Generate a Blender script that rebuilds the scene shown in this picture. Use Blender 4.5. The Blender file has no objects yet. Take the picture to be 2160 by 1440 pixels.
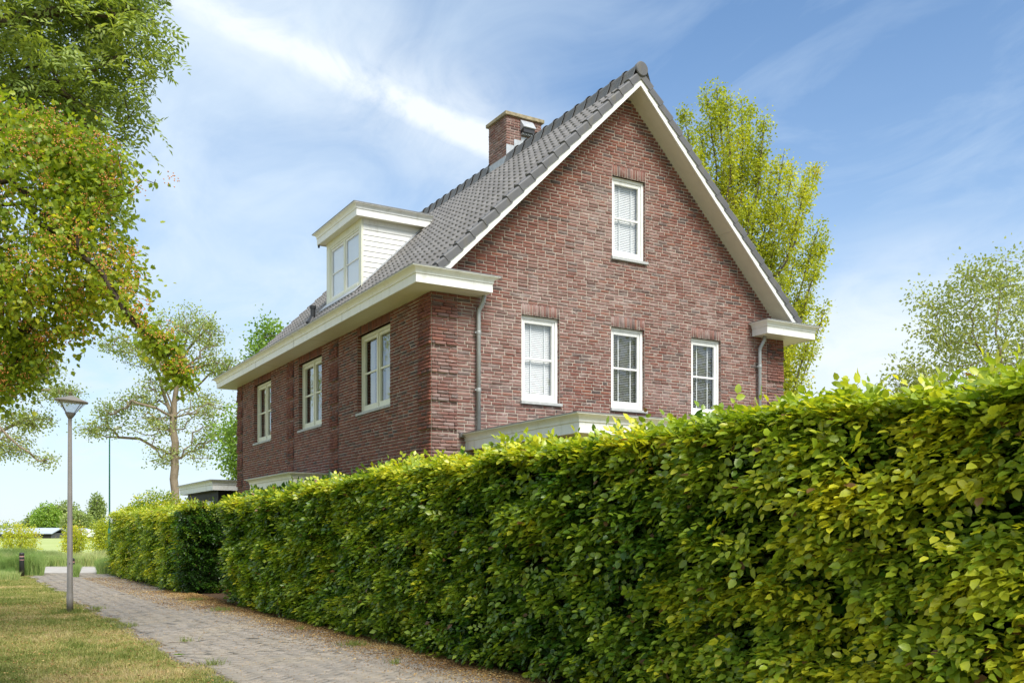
import bpy, math, random
import numpy as np
from mathutils import Matrix, Vector

# ------------------------------------------------------------------ camera, sky, sun, exposure
# Site frame: X runs along the gable wall (to the right), Y along the path, away from the camera.
TH = 0.5323
CS, SN = math.cos(TH), math.sin(TH)
FPX, V0 = 2012.69, 1122.0
sc = bpy.context.scene
COL = sc.collection
cam_d = bpy.data.cameras.new("camera")
cam = bpy.data.objects.new("camera", cam_d)
COL.objects.link(cam)
cam_d.sensor_width = 36.0
cam_d.lens = FPX / 2160 * 36
cam_d.shift_y = (V0 - 720) / 2160
cam_d.clip_start = 0.05
cam_d.clip_end = 6000
cam.location = (0, 0, 1.6)
cam.rotation_euler = (math.pi / 2, 0, -TH)
sc.camera = cam


def site(x, y):
    """camera-aligned ground coordinates (x right, y ahead) -> site frame"""
    return (x * CS + y * SN, -x * SN + y * CS)


def pdir(u, v):
    d = Vector(((u - 1080) / FPX, 1, (V0 - v) / FPX))
    q = site(d.x, d.y)
    return Vector((q[0], q[1], d.z)).normalized()


SUN_EL, SUN_AZ = math.radians(50), math.radians(179)
sun_d = bpy.data.lights.new("sun", 'SUN')
sun_d.energy = 2.1
sun_d.angle = math.radians(30)
sun_d.color = (1.0, 0.95, 0.87)
sun = bpy.data.objects.new("sun", sun_d)
COL.objects.link(sun)
sdir = Vector((math.sin(SUN_AZ) * math.cos(SUN_EL), math.cos(SUN_AZ) * math.cos(SUN_EL), math.sin(SUN_EL)))
sun.rotation_euler = sdir.to_track_quat('Z', 'Y').to_euler()
sun.location = (0, -20, 30)

w = bpy.data.worlds.new("World")
sc.world = w
w.use_nodes = True
wt = w.node_tree
wt.nodes.clear()


class NT:
    def __init__(s, tree):
        s.t = tree

    def n(s, typ, **kw):
        nd = s.t.nodes.new(typ)
        for k, v in kw.items():
            setattr(nd, k, v)
        return nd

    def link(s, a, b):
        s.t.links.new(a, b)

    def put(s, sock, v):
        if v is None:
            return
        if isinstance(v, bpy.types.NodeSocket):
            s.link(v, sock)
        else:
            if hasattr(sock.default_value, '__len__') and not hasattr(v, '__len__'):
                v = (v, v, v)
            if hasattr(sock.default_value, '__len__') and len(sock.default_value) == 4 and len(v) == 3:
                v = tuple(v) + (1,)
            sock.default_value = v

    def m(s, op, a, b=None, c=None, clamp=False):
        nd = s.n('ShaderNodeMath', operation=op, use_clamp=clamp)
        s.put(nd.inputs[0], a)
        s.put(nd.inputs[1], b)
        s.put(nd.inputs[2], c)
        return nd.outputs[0]

    def vm(s, op, a, b=None, out=0):
        nd = s.n('ShaderNodeVectorMath', operation=op)
        s.put(nd.inputs[0], a)
        s.put(nd.inputs[1], b)
        return nd.outputs['Value' if op in ('DOT_PRODUCT', 'LENGTH') else 'Vector']

    def mix(s, f, a, b, blend='MIX'):
        nd = s.n('ShaderNodeMix', data_type='RGBA', blend_type=blend)
        s.put(nd.inputs[0], f)
        s.put(nd.inputs[6], a)
        s.put(nd.inputs[7], b)
        return nd.outputs[2]

    def noise(s, vec, scale, detail=4, rough=0.55, dist=0.0):
        nd = s.n('ShaderNodeTexNoise')
        s.put(nd.inputs['Vector'], vec)
        nd.inputs['Scale'].default_value = scale
        nd.inputs['Detail'].default_value = detail
        nd.inputs['Roughness'].default_value = rough
        nd.inputs['Distortion'].default_value = dist
        return nd.outputs['Fac']

    def ramp(s, f, stops, interp='LINEAR'):
        nd = s.n('ShaderNodeValToRGB')
        nd.color_ramp.interpolation = interp
        el = nd.color_ramp.elements
        while len(el) < len(stops):
            el.new(0.5)
        for e, (p, c) in zip(el, stops):
            e.position = p
            e.color = tuple(c) + (1,) if len(c) == 3 else c
        s.put(nd.inputs[0], f)
        return nd.outputs[0]

    def sstep(s, x, lo, hi):
        nd = s.n('ShaderNodeMapRange', interpolation_type='SMOOTHSTEP')
        s.put(nd.inputs[0], x)
        nd.inputs[1].default_value = lo
        nd.inputs[2].default_value = hi
        return nd.outputs[0]

    def scalev(s, vec, sx, sy, sz):
        nd = s.n('ShaderNodeMapping')
        s.put(nd.inputs[0], vec)
        nd.inputs['Scale'].default_value = (sx, sy, sz)
        return nd.outputs[0]


SKY_STR = 0.10
W_ = NT(wt)
skyt = W_.n('ShaderNodeTexSky', sky_type='NISHITA')
skyt.sun_disc = False
skyt.sun_elevation = SUN_EL
skyt.sun_rotation = SUN_AZ
skyt.air_density = 1.0
skyt.dust_density = 0.6
skyt.ozone_density = 1.6
gen = W_.n('ShaderNodeTexCoord').outputs['Generated']
sep = W_.n('ShaderNodeSeparateXYZ')
W_.link(gen, sep.inputs[0])
zz = W_.m('MAXIMUM', sep.outputs[2], 0.0)
# cloud layer seen on a plane high above
den = W_.m('ADD', zz, 0.16)
comb = W_.n('ShaderNodeCombineXYZ')
W_.link(W_.m('DIVIDE', sep.outputs[0], den), comb.inputs[0])
W_.link(W_.m('DIVIDE', sep.outputs[1], den), comb.inputs[1])
pl = comb.outputs[0]
veil = W_.noise(W_.scalev(pl, 1.0, 0.55, 1), 0.9, 6, 0.55, 0.6)
fine = W_.noise(W_.scalev(pl, 1.6, 0.8, 1), 2.6, 7, 0.6, 0.9)
# the veil is thick to the left of the house and thin to its right
rdir = pdir(2100, 420)
rs = W_.vm('DOT_PRODUCT', W_.vm('NORMALIZE', gen), tuple(rdir))
clear = W_.sstep(rs, 0.78, 0.975)
cl = W_.m('ADD', W_.m('MULTIPLY', veil, 0.6), W_.m('MULTIPLY', fine, 0.4))
cn = W_.m('SUBTRACT', cl, 0.5)
base_v = W_.m('SUBTRACT', 0.70, W_.m('MULTIPLY', clear, 0.52))
cmask = W_.m('ADD', base_v, W_.m('MULTIPLY', cn, 1.9), clamp=True)
low = W_.m('POWER', W_.m('SUBTRACT', 1.0, zz), 3.6)
cmask = W_.m('MAXIMUM', cmask, W_.m('MULTIPLY', low, W_.m('ADD', 0.84, W_.m('MULTIPLY', fine, 0.25))))

low2 = W_.m('MULTIPLY', W_.m('SUBTRACT', 1.0, W_.sstep(zz, 0.14, 0.40)), W_.m('ADD', 0.35, W_.m('MULTIPLY', fine, 0.85)))
cmask = W_.m('MAXIMUM', cmask, low2)


def streak(a, b, wid, amt, warp):
    da, db = pdir(*a), pdir(*b)
    nn = da.cross(db).normalized()
    mid = (da + db).normalized()
    half = math.acos(max(-1, min(1, da.dot(mid))))
    nv = W_.vm('NORMALIZE', gen)
    wob = W_.m('MULTIPLY', W_.m('SUBTRACT', W_.noise(nv, 3.5, 5, 0.6), 0.5), warp)
    dist = W_.m('ABSOLUTE', W_.m('ADD', W_.vm('DOT_PRODUCT', nv, tuple(nn)), wob))
    along = W_.sstep(W_.vm('DOT_PRODUCT', nv, tuple(mid)), math.cos(half * 1.5), math.cos(half * 0.6))
    band = W_.m('SUBTRACT', 1.0, W_.sstep(dist, 0.0, wid))
    tex = W_.sstep(W_.noise(W_.scalev(nv, 1, 1, 1.6), 9.0, 10, 0.64, 0.8), 0.10, 0.74)
    return W_.m('MULTIPLY', W_.m('MULTIPLY', band, along), W_.m('MULTIPLY', tex, amt))


s1 = streak((360, -30), (1110, 335), 0.030, 1.55, 0.055)
s2 = streak((430, -20), (1060, 300), 0.085, 0.75, 0.09)
s3 = streak((1650, 800), (2200, 640), 0.13, 0.95, 0.10)
smask = W_.m('MAXIMUM', s1, W_.m('MAXIMUM', s2, s3), clamp=True)
tint = W_.mix(1.0, skyt.outputs[0], (0.42, 0.60, 0.72), 'MULTIPLY')
white = W_.mix(low, (2.95, 3.55, 4.15), (3.5, 3.82, 4.1))
skyc = W_.mix(smask, W_.mix(cmask, tint, white), (3.7, 4.0, 4.25))
bg = W_.n('ShaderNodeBackground')
W_.link(skyc, bg.inputs[0])
bg.inputs[1].default_value = SKY_STR
wo = W_.n('ShaderNodeOutputWorld')
W_.link(bg.outputs[0], wo.inputs[0])

sc.view_settings.view_transform = 'Standard'
sc.view_settings.look = 'None'
sc.view_settings.exposure = 1.38
sc.view_settings.gamma = 1.0
sc.view_settings.use_curve_mapping = False
sc.render.engine = 'CYCLES'
sc.cycles.use_denoising = True
sc.cycles.max_bounces = 8
sc.cycles.transparent_max_bounces = 12
sc.cycles.diffuse_bounces = 3
sc.cycles.glossy_bounces = 3

# ------------------------------------------------------------------ helpers
RNG = np.random.default_rng(11)
random.seed(4)


def mk(name, V, F, mat=None, parent=None, attrs=None, smooth=False, link=True):
    """mesh object from numpy vertices and a list of face arrays (all faces of one array have the same size)"""
    if not isinstance(F, (list, tuple)):
        F = [F]
    F = [np.asarray(f, dtype=np.int32) for f in F if len(f)]
    me = bpy.data.meshes.new(name)
    V = np.asarray(V, dtype=np.float32)
    me.vertices.add(len(V))
    me.vertices.foreach_set('co', V.ravel())
    loops = np.concatenate([f.ravel() for f in F])
    tot = np.concatenate([np.full(len(f), f.shape[1], dtype=np.int32) for f in F])
    start = np.concatenate([[0], np.cumsum(tot)[:-1]]).astype(np.int32)
    me.loops.add(len(loops))
    me.loops.foreach_set('vertex_index', loops)
    me.polygons.add(len(tot))
    me.polygons.foreach_set('loop_start', start)
    me.polygons.foreach_set('loop_total', tot)
    if smooth:
        me.polygons.foreach_set('use_smooth', np.ones(len(tot), dtype=bool))
    if attrs:
        for k, a in attrs.items():
            at = me.attributes.new(k, 'FLOAT', 'POINT')
            at.data.foreach_set('value', np.asarray(a, dtype=np.float32))
    me.update(calc_edges=True)
    me.validate()
    if mat:
        me.materials.append(mat)
    o = bpy.data.objects.new(name, me)
    if parent:
        o.parent = parent
    COL.objects.link(o)
    return o


def tag(o, label=None, cat=None, group=None, kind=None):
    if label: o['label'] = label
    if cat: o['category'] = cat
    if group: o['group'] = group
    if kind: o['kind'] = kind
    return o


def empty(name, loc, parent=None, rz=0):
    o = bpy.data.objects.new(name, None)
    o.empty_display_size = 0.2
    o.location = loc
    o.rotation_euler = (0, 0, rz)
    if parent: o.parent = parent
    COL.objects.link(o)
    return o


class MB:
    """collects boxes, prisms and tubes of one part"""

    def __init__(s):
        s.V, s.Q, s.T, s.n, s.G = [], [], [], 0, []

    def add(s, V, Q=(), T=(), G=()):
        V = np.asarray(V, float).reshape(-1, 3)
        s.V.append(V)
        for q in Q: s.Q.append([i + s.n for i in q])
        for q in T: s.T.append([i + s.n for i in q])
        for q in G: s.G.append([i + s.n for i in q])
        s.n += len(V)

    def box(s, x0, x1, y0, y1, z0, z1):
        V = [(x, y, z) for z in (z0, z1) for y in (y0, y1) for x in (x0, x1)]
        s.add(V, [(0, 2, 3, 1), (4, 5, 7, 6), (0, 1, 5, 4), (2, 6, 7, 3), (0, 4, 6, 2), (1, 3, 7, 5)])
        return s

    def tube(s, pts, rad, sides=12, cap=True):
        pts = [Vector(p) for p in pts]
        rad = rad if hasattr(rad, '__len__') else [rad] * len(pts)
        V = []
        for i, p in enumerate(pts):
            d = (pts[min(i + 1, len(pts) - 1)] - pts[max(i - 1, 0)]).normalized()
            a = d.cross(Vector((0.3, 0.9, 0.1) if abs(d.z) > 0.8 else (0, 0, 1))).normalized()
            b = d.cross(a)
            for k in range(sides):
                t = 2 * math.pi * k / sides
                V.append(p + (a * math.cos(t) + b * math.sin(t)) * rad[i])
        Q = [(i * sides + k, i * sides + (k + 1) % sides, (i + 1) * sides + (k + 1) % sides, (i + 1) * sides + k)
             for i in range(len(pts) - 1) for k in range(sides)]
        G = [tuple(range(sides - 1, -1, -1)), tuple((len(pts) - 1) * sides + k for k in range(sides))] if cap else []
        s.add([tuple(v) for v in V], Q, (), G)
        return s

    def prism(s, poly, axis, lo, hi):
        """polygon in the two other axes, extruded along axis (0,1,2)"""
        n = len(poly)
        V = []
        for h in (lo, hi):
            for (a, b) in poly:
                V.append((h, a, b) if axis == 0 else (a, h, b) if axis == 1 else (a, b, h))
        s.add(V, [(i, (i + 1) % n, n + (i + 1) % n, n + i) for i in range(n)], (), [tuple(range(n - 1, -1, -1)), tuple(range(n, 2 * n))])
        return s

    def sweep(s, path, prof, capends=True):
        """profile [(out, z)] swept along plan path [(x,y)] with mitred corners; out is to the right of travel"""
        n = len(path)
        V = []
        for i in range(n):
            p = Vector(path[i])
            din = (p - Vector(path[i - 1])).normalized() if i > 0 else None
            dou = (Vector(path[i + 1]) - p).normalized() if i < n - 1 else None
            if din is None: din = dou
            if dou is None: dou = din
            n1, n2 = Vector((din.y, -din.x)), Vector((dou.y, -dou.x))
            m = (n1 + n2).normalized()
            m = m / max(0.2, m.dot(n1))
            for (o, z) in prof:
                V.append((p.x + m.x * o, p.y + m.y * o, z))
        k = len(prof)
        Q = [(i * k + j, (i + 1) * k + j, (i + 1) * k + (j + 1) % k, i * k + (j + 1) % k) for i in range(n - 1) for j in range(k)]
        G = [tuple(range(k)), tuple((n - 1) * k + j for j in range(k - 1, -1, -1))] if capends else []
        s.add(V, Q, (), G)
        return s

    def build(s, name, mat, parent=None, smooth=False, bevel=0):
        V = np.concatenate(s.V)
        me = bpy.data.meshes.new(name)
        me.from_pydata([tuple(v) for v in V], [], s.Q + s.T + s.G)
        me.update()
        if smooth:
            for p in me.polygons: p.use_smooth = len(p.vertices) == 4
        me.materials.append(mat)
        o = bpy.data.objects.new(name, me)
        if parent: o.parent = parent
        COL.objects.link(o)
        if bevel:
            b = o.modifiers.new('b', 'BEVEL')
            b.width = bevel
            b.segments = 2
            b.limit_method = 'ANGLE'
        return o


def box(name, x0, x1, y0, y1, z0, z1, mat, parent=None, bevel=0):
    return MB().box(x0, x1, y0, y1, z0, z1).build(name, mat, parent, bevel=bevel)


def lattice(seed):
    return np.random.default_rng(seed).random((64, 64, 64)).astype(np.float32)


_LAT = lattice(5)


def vnoise(P, scale):
    """smooth value noise 0..1 at points P (N,3)"""
    q = np.asarray(P, float) * scale + 1000.0
    i = np.floor(q).astype(int)
    f = q - i
    f = f * f * (3 - 2 * f)
    r = 0
    for dx in (0, 1):
        for dy in (0, 1):
            for dz in (0, 1):
                wgt = (f[:, 0] if dx else 1 - f[:, 0]) * (f[:, 1] if dy else 1 - f[:, 1]) * (f[:, 2] if dz else 1 - f[:, 2])
                r = r + wgt * _LAT[(i[:, 0] + dx) % 64, (i[:, 1] + dy) % 64, (i[:, 2] + dz) % 64]
    return r


def nrm(a):
    return a / np.maximum(np.linalg.norm(a, axis=-1, keepdims=True), 1e-9)


# ------------------------------------------------------------------ materials
def newmat(name):
    m = bpy.data.materials.new(name)
    m.use_nodes = True
    m.node_tree.nodes.clear()
    t = NT(m.node_tree)
    out = t.n('ShaderNodeOutputMaterial')
    return m, t, out


def principled(t, out, col, rough=0.6, spec=0.4, metal=0.0, bump=None, bs=0.2, bd=0.01):
    p = t.n('ShaderNodeBsdfPrincipled')
    t.put(p.inputs['Base Color'], col)
    t.put(p.inputs['Roughness'], rough)
    p.inputs['Specular IOR Level'].default_value = spec
    p.inputs['Metallic'].default_value = metal
    if bump is not None:
        b = t.n('ShaderNodeBump')
        b.inputs['Strength'].default_value = bs
        b.inputs['Distance'].default_value = bd
        t.link(bump, b.inputs['Height'])
        t.link(b.outputs[0], p.inputs['Normal'])
    if out is not None:
        t.link(p.outputs[0], out.inputs[0])
    return p


def pos(t):
    return t.n('ShaderNodeNewGeometry').outputs['Position']


def plain(name, col, rough=0.6, spec=0.4, metal=0.0, var=0.12, scale=6.0, dirt=None):
    m, t, out = newmat(name)
    P = pos(t)
    nz = t.noise(P, scale, 6, 0.6)
    dark = tuple(c * (1 - var) for c in col)
    lite = tuple(min(1, c * (1 + var)) for c in col)
    c = t.ramp(nz, [(0.3, dark), (0.7, lite)])
    if dirt:
        k = t.sstep(t.noise(t.scalev(P, 3, 3, 0.5), 2.5, 7, 0.65), 0.5, 0.75)
        c = t.mix(t.m('MULTIPLY', k, dirt[1]), c, dirt[0])
    principled(t, out, c, rough, spec, metal, bump=t.noise(P, 60, 3), bs=0.08, bd=0.004)
    return m


M = {}
M['paint'] = plain('white_paint', (0.80, 0.80, 0.765), 0.45, 0.4, var=0.03, dirt=((0.42, 0.40, 0.31), 0.38))
M['cream'] = plain('cream_paint', (0.72, 0.72, 0.58), 0.42, 0.45, var=0.03, dirt=((0.38, 0.38, 0.26), 0.40))
M['soffit'] = plain('soffit_panel', (0.60, 0.56, 0.45), 0.55, 0.3, var=0.04)
M['eave_soffit'] = plain('eave_soffit_panel', (0.66, 0.63, 0.50), 0.4, 0.5, var=0.04)
M['zinc'] = plain('zinc', (0.33, 0.34, 0.33), 0.5, 0.5, 0.35, var=0.12)
M['trim_edge'] = plain('aluminium_trim', (0.22, 0.22, 0.22), 0.5, 0.5, 0.3)
M['lead'] = plain('lead_flashing', (0.42, 0.44, 0.46), 0.5, 0.5, 0.2, var=0.2, scale=9)
M['sill'] = plain('bluestone_sill', (0.40, 0.41, 0.40), 0.7, 0.3, var=0.15, scale=14)
M['black_metal'] = plain('black_metal', (0.03, 0.03, 0.032), 0.45, 0.5)
M['dark'] = plain('dark_interior', (0.035, 0.033, 0.03), 0.9, 0.1)
M['blind'] = plain('blind_slat', (0.80, 0.80, 0.78), 0.5, 0.4, var=0.02)
M['curtain'] = plain('curtain_cloth', (0.42, 0.42, 0.36), 0.9, 0.1, var=0.1)
M['pole'] = plain('grey_pole_paint', (0.21, 0.19, 0.165), 0.55, 0.35, 0.0, var=0.12, scale=3)
M['green_pole'] = plain('green_pole_paint', (0.015, 0.17, 0.10), 0.4, 0.5, var=0.15)
M['black_board'] = plain('black_stained_board', (0.022, 0.021, 0.02), 0.6, 0.35, var=0.4, scale=10)
M['concrete'] = plain('concrete_cap', (0.30, 0.25, 0.16), 0.85, 0.2, var=0.35, scale=12, dirt=((0.16, 0.15, 0.08), 0.7))
M['red_band'] = plain('red_white_band', (0.45, 0.25, 0.22), 0.5, 0.4)
M['barn_wall'] = plain('barn_wall', (0.10, 0.10, 0.11), 0.8, 0.2)
M['barn_roof'] = plain('barn_roof', (0.42, 0.46, 0.52), 0.6, 0.3, var=0.1, scale=0.3)
M['kerb'] = plain('kerb_stone', (0.38, 0.36, 0.33), 0.85, 0.2, var=0.2)
M['berry'] = plain('hawthorn_berry', (0.62, 0.26, 0.08), 0.5, 0.4, var=0.4, scale=30)
M['tapes'] = plain('blind_tape', (0.80, 0.81, 0.79), 0.8, 0.2, var=0.02)


def glass_mat():
    m, t, out = newmat('window_glass')
    gm = t.n('ShaderNodeNewGeometry')
    cth = t.m('ABSOLUTE', t.vm('DOT_PRODUCT', gm.outputs['Normal'], gm.outputs['Incoming']))
    k = t.m('ADD', 0.085, t.m('MULTIPLY', t.m('POWER', t.m('SUBTRACT', 1.0, cth, clamp=True), 4.0), 1.3), clamp=True)
    g = t.n('ShaderNodeBsdfGlossy')
    g.inputs['Roughness'].default_value = 0.0
    g.inputs['Color'].default_value = (0.94, 0.97, 0.98, 1)
    bp = t.n('ShaderNodeBump')
    bp.inputs['Strength'].default_value = 0.03
    bp.inputs['Distance'].default_value = 0.02
    t.link(t.noise(pos(t), 3.0, 2), bp.inputs['Height'])
    t.link(bp.outputs[0], g.inputs['Normal'])
    tr = t.n('ShaderNodeBsdfTransparent')
    tr.inputs[0].default_value = (0.90, 0.91, 0.92, 1)
    mx = t.n('ShaderNodeMixShader')
    t.link(k, mx.inputs[0])
    t.link(tr.outputs[0], mx.inputs[1])
    t.link(g.outputs[0], mx.inputs[2])
    t.link(mx.outputs[0], out.inputs[0])
    return m


M['glass'] = glass_mat()


def brick_mat(name, bleach):
    m, t, out = newmat(name)
    P = pos(t)
    a = t.n('ShaderNodeAttribute', attribute_name='rnd').outputs['Fac']
    r = t.m('FRACT', t.m('ADD', a, t.n('ShaderNodeObjectInfo').outputs['Random']))
    c = t.ramp(r, [(0.0, (0.135, 0.056, 0.044)), (0.22, (0.175, 0.066, 0.050)), (0.42, (0.195, 0.076, 0.058)), (0.60, (0.150, 0.064, 0.052)),
                   (0.74, (0.235, 0.092, 0.062)), (0.84, (0.118, 0.068, 0.060)), (0.92, (0.080, 0.062, 0.060)), (1.0, (0.185, 0.088, 0.069))])
    g = t.noise(P, 38, 6, 0.7)
    c = t.mix(0.55, c, t.ramp(g, [(0.25, (0.45, 0.42, 0.42)), (0.75, (0.75, 0.72, 0.70))]), 'OVERLAY')
    # lime bloom left on the weathered middle of the wall
    big = t.noise(P, 0.55, 3, 0.5, 0.4)
    med = t.noise(t.scalev(P, 1, 1, 1.6), 5.0, 6, 0.7)
    sep2 = t.n('ShaderNodeSeparateXYZ')
    t.link(P, sep2.inputs[0])
    a_ = t.m('ABSOLUTE', t.m('SUBTRACT', sep2.outputs[0], 7.304 + 4.3))
    edge = t.m('SUBTRACT', t.m('SUBTRACT', 10.2, a_), sep2.outputs[2])
    em = t.m('MAXIMUM', t.sstep(edge, 0.25, 2.0), t.m('MULTIPLY', t.sstep(sep2.outputs[2], 10.5, 10.7), 0.9))
    wm = t.m('MULTIPLY', t.sstep(t.m('ADD', t.m('MULTIPLY', big, 0.5), t.m('MULTIPLY', med, 0.5)), 0.34, 0.60), em)
    r2 = t.m('FRACT', t.m('MULTIPLY', r, 7.31))
    wm = t.m('MULTIPLY', t.m('MULTIPLY', wm, bleach), t.m('ADD', 0.22, t.m('MULTIPLY', r2, 0.78)))
    c = t.mix(wm, c, (0.385, 0.295, 0.28))
    spots = t.m('MULTIPLY', t.m('MULTIPLY', t.sstep(t.noise(t.scalev(P, 1, 1, 3.0), 4.2, 5, 0.72), 0.57, 0.70), em), bleach)
    c = t.mix(t.m('MULTIPLY', spots, 0.7), c, (0.62, 0.54, 0.51))
    c = t.mix(1.0, c, (0.86, 0.85, 0.82), 'MULTIPLY')
    principled(t, out, c, 0.85, 0.25, bump=t.noise(P, 75, 6, 0.7), bs=0.4, bd=0.006)
    return m


M['brick'] = brick_mat('gable_brick', 0.88)
M['brick_side'] = brick_mat('side_brick', 0.0)


def mortar_mat():
    m, t, out = newmat('mortar')
    P = pos(t)
    c = t.ramp(t.noise(P, 12, 6, 0.6), [(0.3, (0.33, 0.285, 0.235)), (0.7, (0.48, 0.425, 0.36))])
    principled(t, out, c, 0.95, 0.1, bump=t.noise(P, 90, 4), bs=0.4, bd=0.004)
    return m


M['mortar'] = mortar_mat()


def tile_mat():
    m, t, out = newmat('roof_tile')
    P = pos(t)
    a = t.n('ShaderNodeAttribute', attribute_name='rnd').outputs['Fac']
    r = t.m('FRACT', t.m('ADD', a, t.n('ShaderNodeObjectInfo').outputs['Random']))
    c = t.ramp(r, [(0.0, (0.165, 0.152, 0.142)), (0.5, (0.198, 0.183, 0.171)), (1.0, (0.232, 0.215, 0.201))])
    c = t.mix(t.m('MULTIPLY', t.sstep(t.noise(P, 3.0, 7, 0.65), 0.5, 0.8), 0.45), c, (0.20, 0.17, 0.12))
    c = t.mix(t.m('MULTIPLY', t.sstep(t.noise(P, 14.0, 4, 0.7), 0.64, 0.72), 0.6), c, (0.30, 0.26, 0.13))
    principled(t, out, c, 0.6, 0.35, bump=t.noise(P, 50, 5), bs=0.25, bd=0.004)
    return m


M['tile'] = tile_mat()
M['verge'] = plain('verge_tile_slate', (0.105, 0.104, 0.108), 0.55, 0.4, var=0.15, scale=3, dirt=((0.20, 0.17, 0.09), 0.35))


def leaf_mat(name, stops, rough=0.42, trans=0.30, spec=0.4, tcol=(1.5, 1.45, 0.5), brown=0.0):
    m, t, out = newmat(name)
    a = t.n('ShaderNodeAttribute', attribute_name='tint').outputs['Fac']
    r = t.n('ShaderNodeAttribute', attribute_name='rnd').outputs['Fac']
    c = t.ramp(a, stops)
    c = t.mix(1.0, c, t.ramp(r, [(0.0, (0.72, 0.76, 0.75)), (1.0, (1.22, 1.18, 1.1))]), 'MULTIPLY')
    dead = t.m('GREATER_THAN', r, 1.0 - brown)
    c = t.mix(dead, c, (0.20, 0.105, 0.045))
    gr = t.noise(pos(t), 22, 3, 0.6)
    c = t.mix(0.35, c, t.ramp(gr, [(0.3, (0.34, 0.36, 0.36)), (0.7, (0.68, 0.66, 0.62))]), 'OVERLAY')
    p = principled(t, None, c, rough, spec)
    tl = t.n('ShaderNodeBsdfTranslucent')
    t.link(t.mix(1.0, c, tcol, 'MULTIPLY'), tl.inputs[0])
    mx = t.n('ShaderNodeMixShader')
    mx.inputs[0].default_value = trans
    t.link(p.outputs[0], mx.inputs[1])
    t.link(tl.outputs[0], mx.inputs[2])
    t.link(mx.outputs[0], out.inputs[0])
    return m


M['hornbeam'] = leaf_mat('beech_leaf', [(0.0, (0.020, 0.055, 0.008)), (0.28, (0.060, 0.150, 0.014)), (0.55, (0.165, 0.262, 0.024)), (0.78, (0.33, 0.43, 0.04)), (1.0, (0.64, 0.62, 0.05))], trans=0.38, rough=0.34, spec=0.6, brown=0.012)
M['hawthorn'] = leaf_mat('hawthorn_leaf', [(0.0, (0.09, 0.17, 0.025)), (0.5, (0.27, 0.36, 0.035)), (1.0, (0.60, 0.55, 0.06))], trans=0.5, rough=0.38)
M['ash'] = leaf_mat('ash_leaf', [(0.0, (0.13, 0.20, 0.06)), (0.5, (0.27, 0.36, 0.10)), (1.0, (0.48, 0.54, 0.18))], trans=0.42)
M['plane'] = leaf_mat('plane_leaf', [(0.0, (0.18, 0.25, 0.08)), (0.5, (0.33, 0.40, 0.14)), (1.0, (0.52, 0.53, 0.22))], trans=0.40)
M['lime'] = leaf_mat('lime_leaf', [(0.0, (0.11, 0.21, 0.04)), (0.5, (0.23, 0.37, 0.06)), (1.0, (0.38, 0.50, 0.10))], trans=0.42)
M['poplar'] = leaf_mat('poplar_leaf', [(0.0, (0.22, 0.26, 0.03)), (0.5, (0.42, 0.47, 0.04)), (0.8, (0.60, 0.58, 0.06)), (1.0, (0.58, 0.40, 0.16))], trans=0.45)
M['pale'] = leaf_mat('pale_leaf', [(0.0, (0.25, 0.31, 0.11)), (1.0, (0.48, 0.52, 0.22))], trans=0.42)
M['grassb'] = leaf_mat('grass_blade', [(0.0, (0.15, 0.20, 0.045)), (0.4, (0.28, 0.30, 0.09)), (0.7, (0.46, 0.40, 0.18)), (1.0, (0.54, 0.41, 0.24))], rough=0.6, trans=0.25, spec=0.2, tcol=(1.2, 1.2, 0.7))
M['tallgrass'] = leaf_mat('tall_grass_blade', [(0.0, (0.14, 0.26, 0.06)), (0.5, (0.30, 0.42, 0.13)), (1.0, (0.58, 0.58, 0.30))], rough=0.6, trans=0.3, spec=0.2, tcol=(1.2, 1.2, 0.7))
M['litter'] = leaf_mat('dead_leaf', [(0.0, (0.14, 0.08, 0.04)), (0.4, (0.30, 0.17, 0.07)), (0.7, (0.50, 0.32, 0.12)), (1.0, (0.66, 0.54, 0.30))], rough=0.8, trans=0.1, spec=0.1, tcol=(1, 1, 1))


def bark_mat(name, c0, c1, sc_=14):
    m, t, out = newmat(name)
    P = pos(t)
    c = t.ramp(t.noise(t.scalev(P, 1, 1, 0.3), sc_, 6, 0.65), [(0.3, c0), (0.7, c1)])
    principled(t, out, c, 0.9, 0.15, bump=t.noise(t.scalev(P, 1, 1, 0.25), 30, 5), bs=0.6, bd=0.02)
    return m


M['bark'] = bark_mat('brown_bark', (0.075, 0.058, 0.042), (0.17, 0.135, 0.10))
M['bark_dark'] = bark_mat('dark_bark', (0.035, 0.026, 0.02), (0.09, 0.068, 0.05))
M['bark_plane'] = bark_mat('plane_bark', (0.17, 0.13, 0.085), (0.33, 0.27, 0.19), 5)


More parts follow.
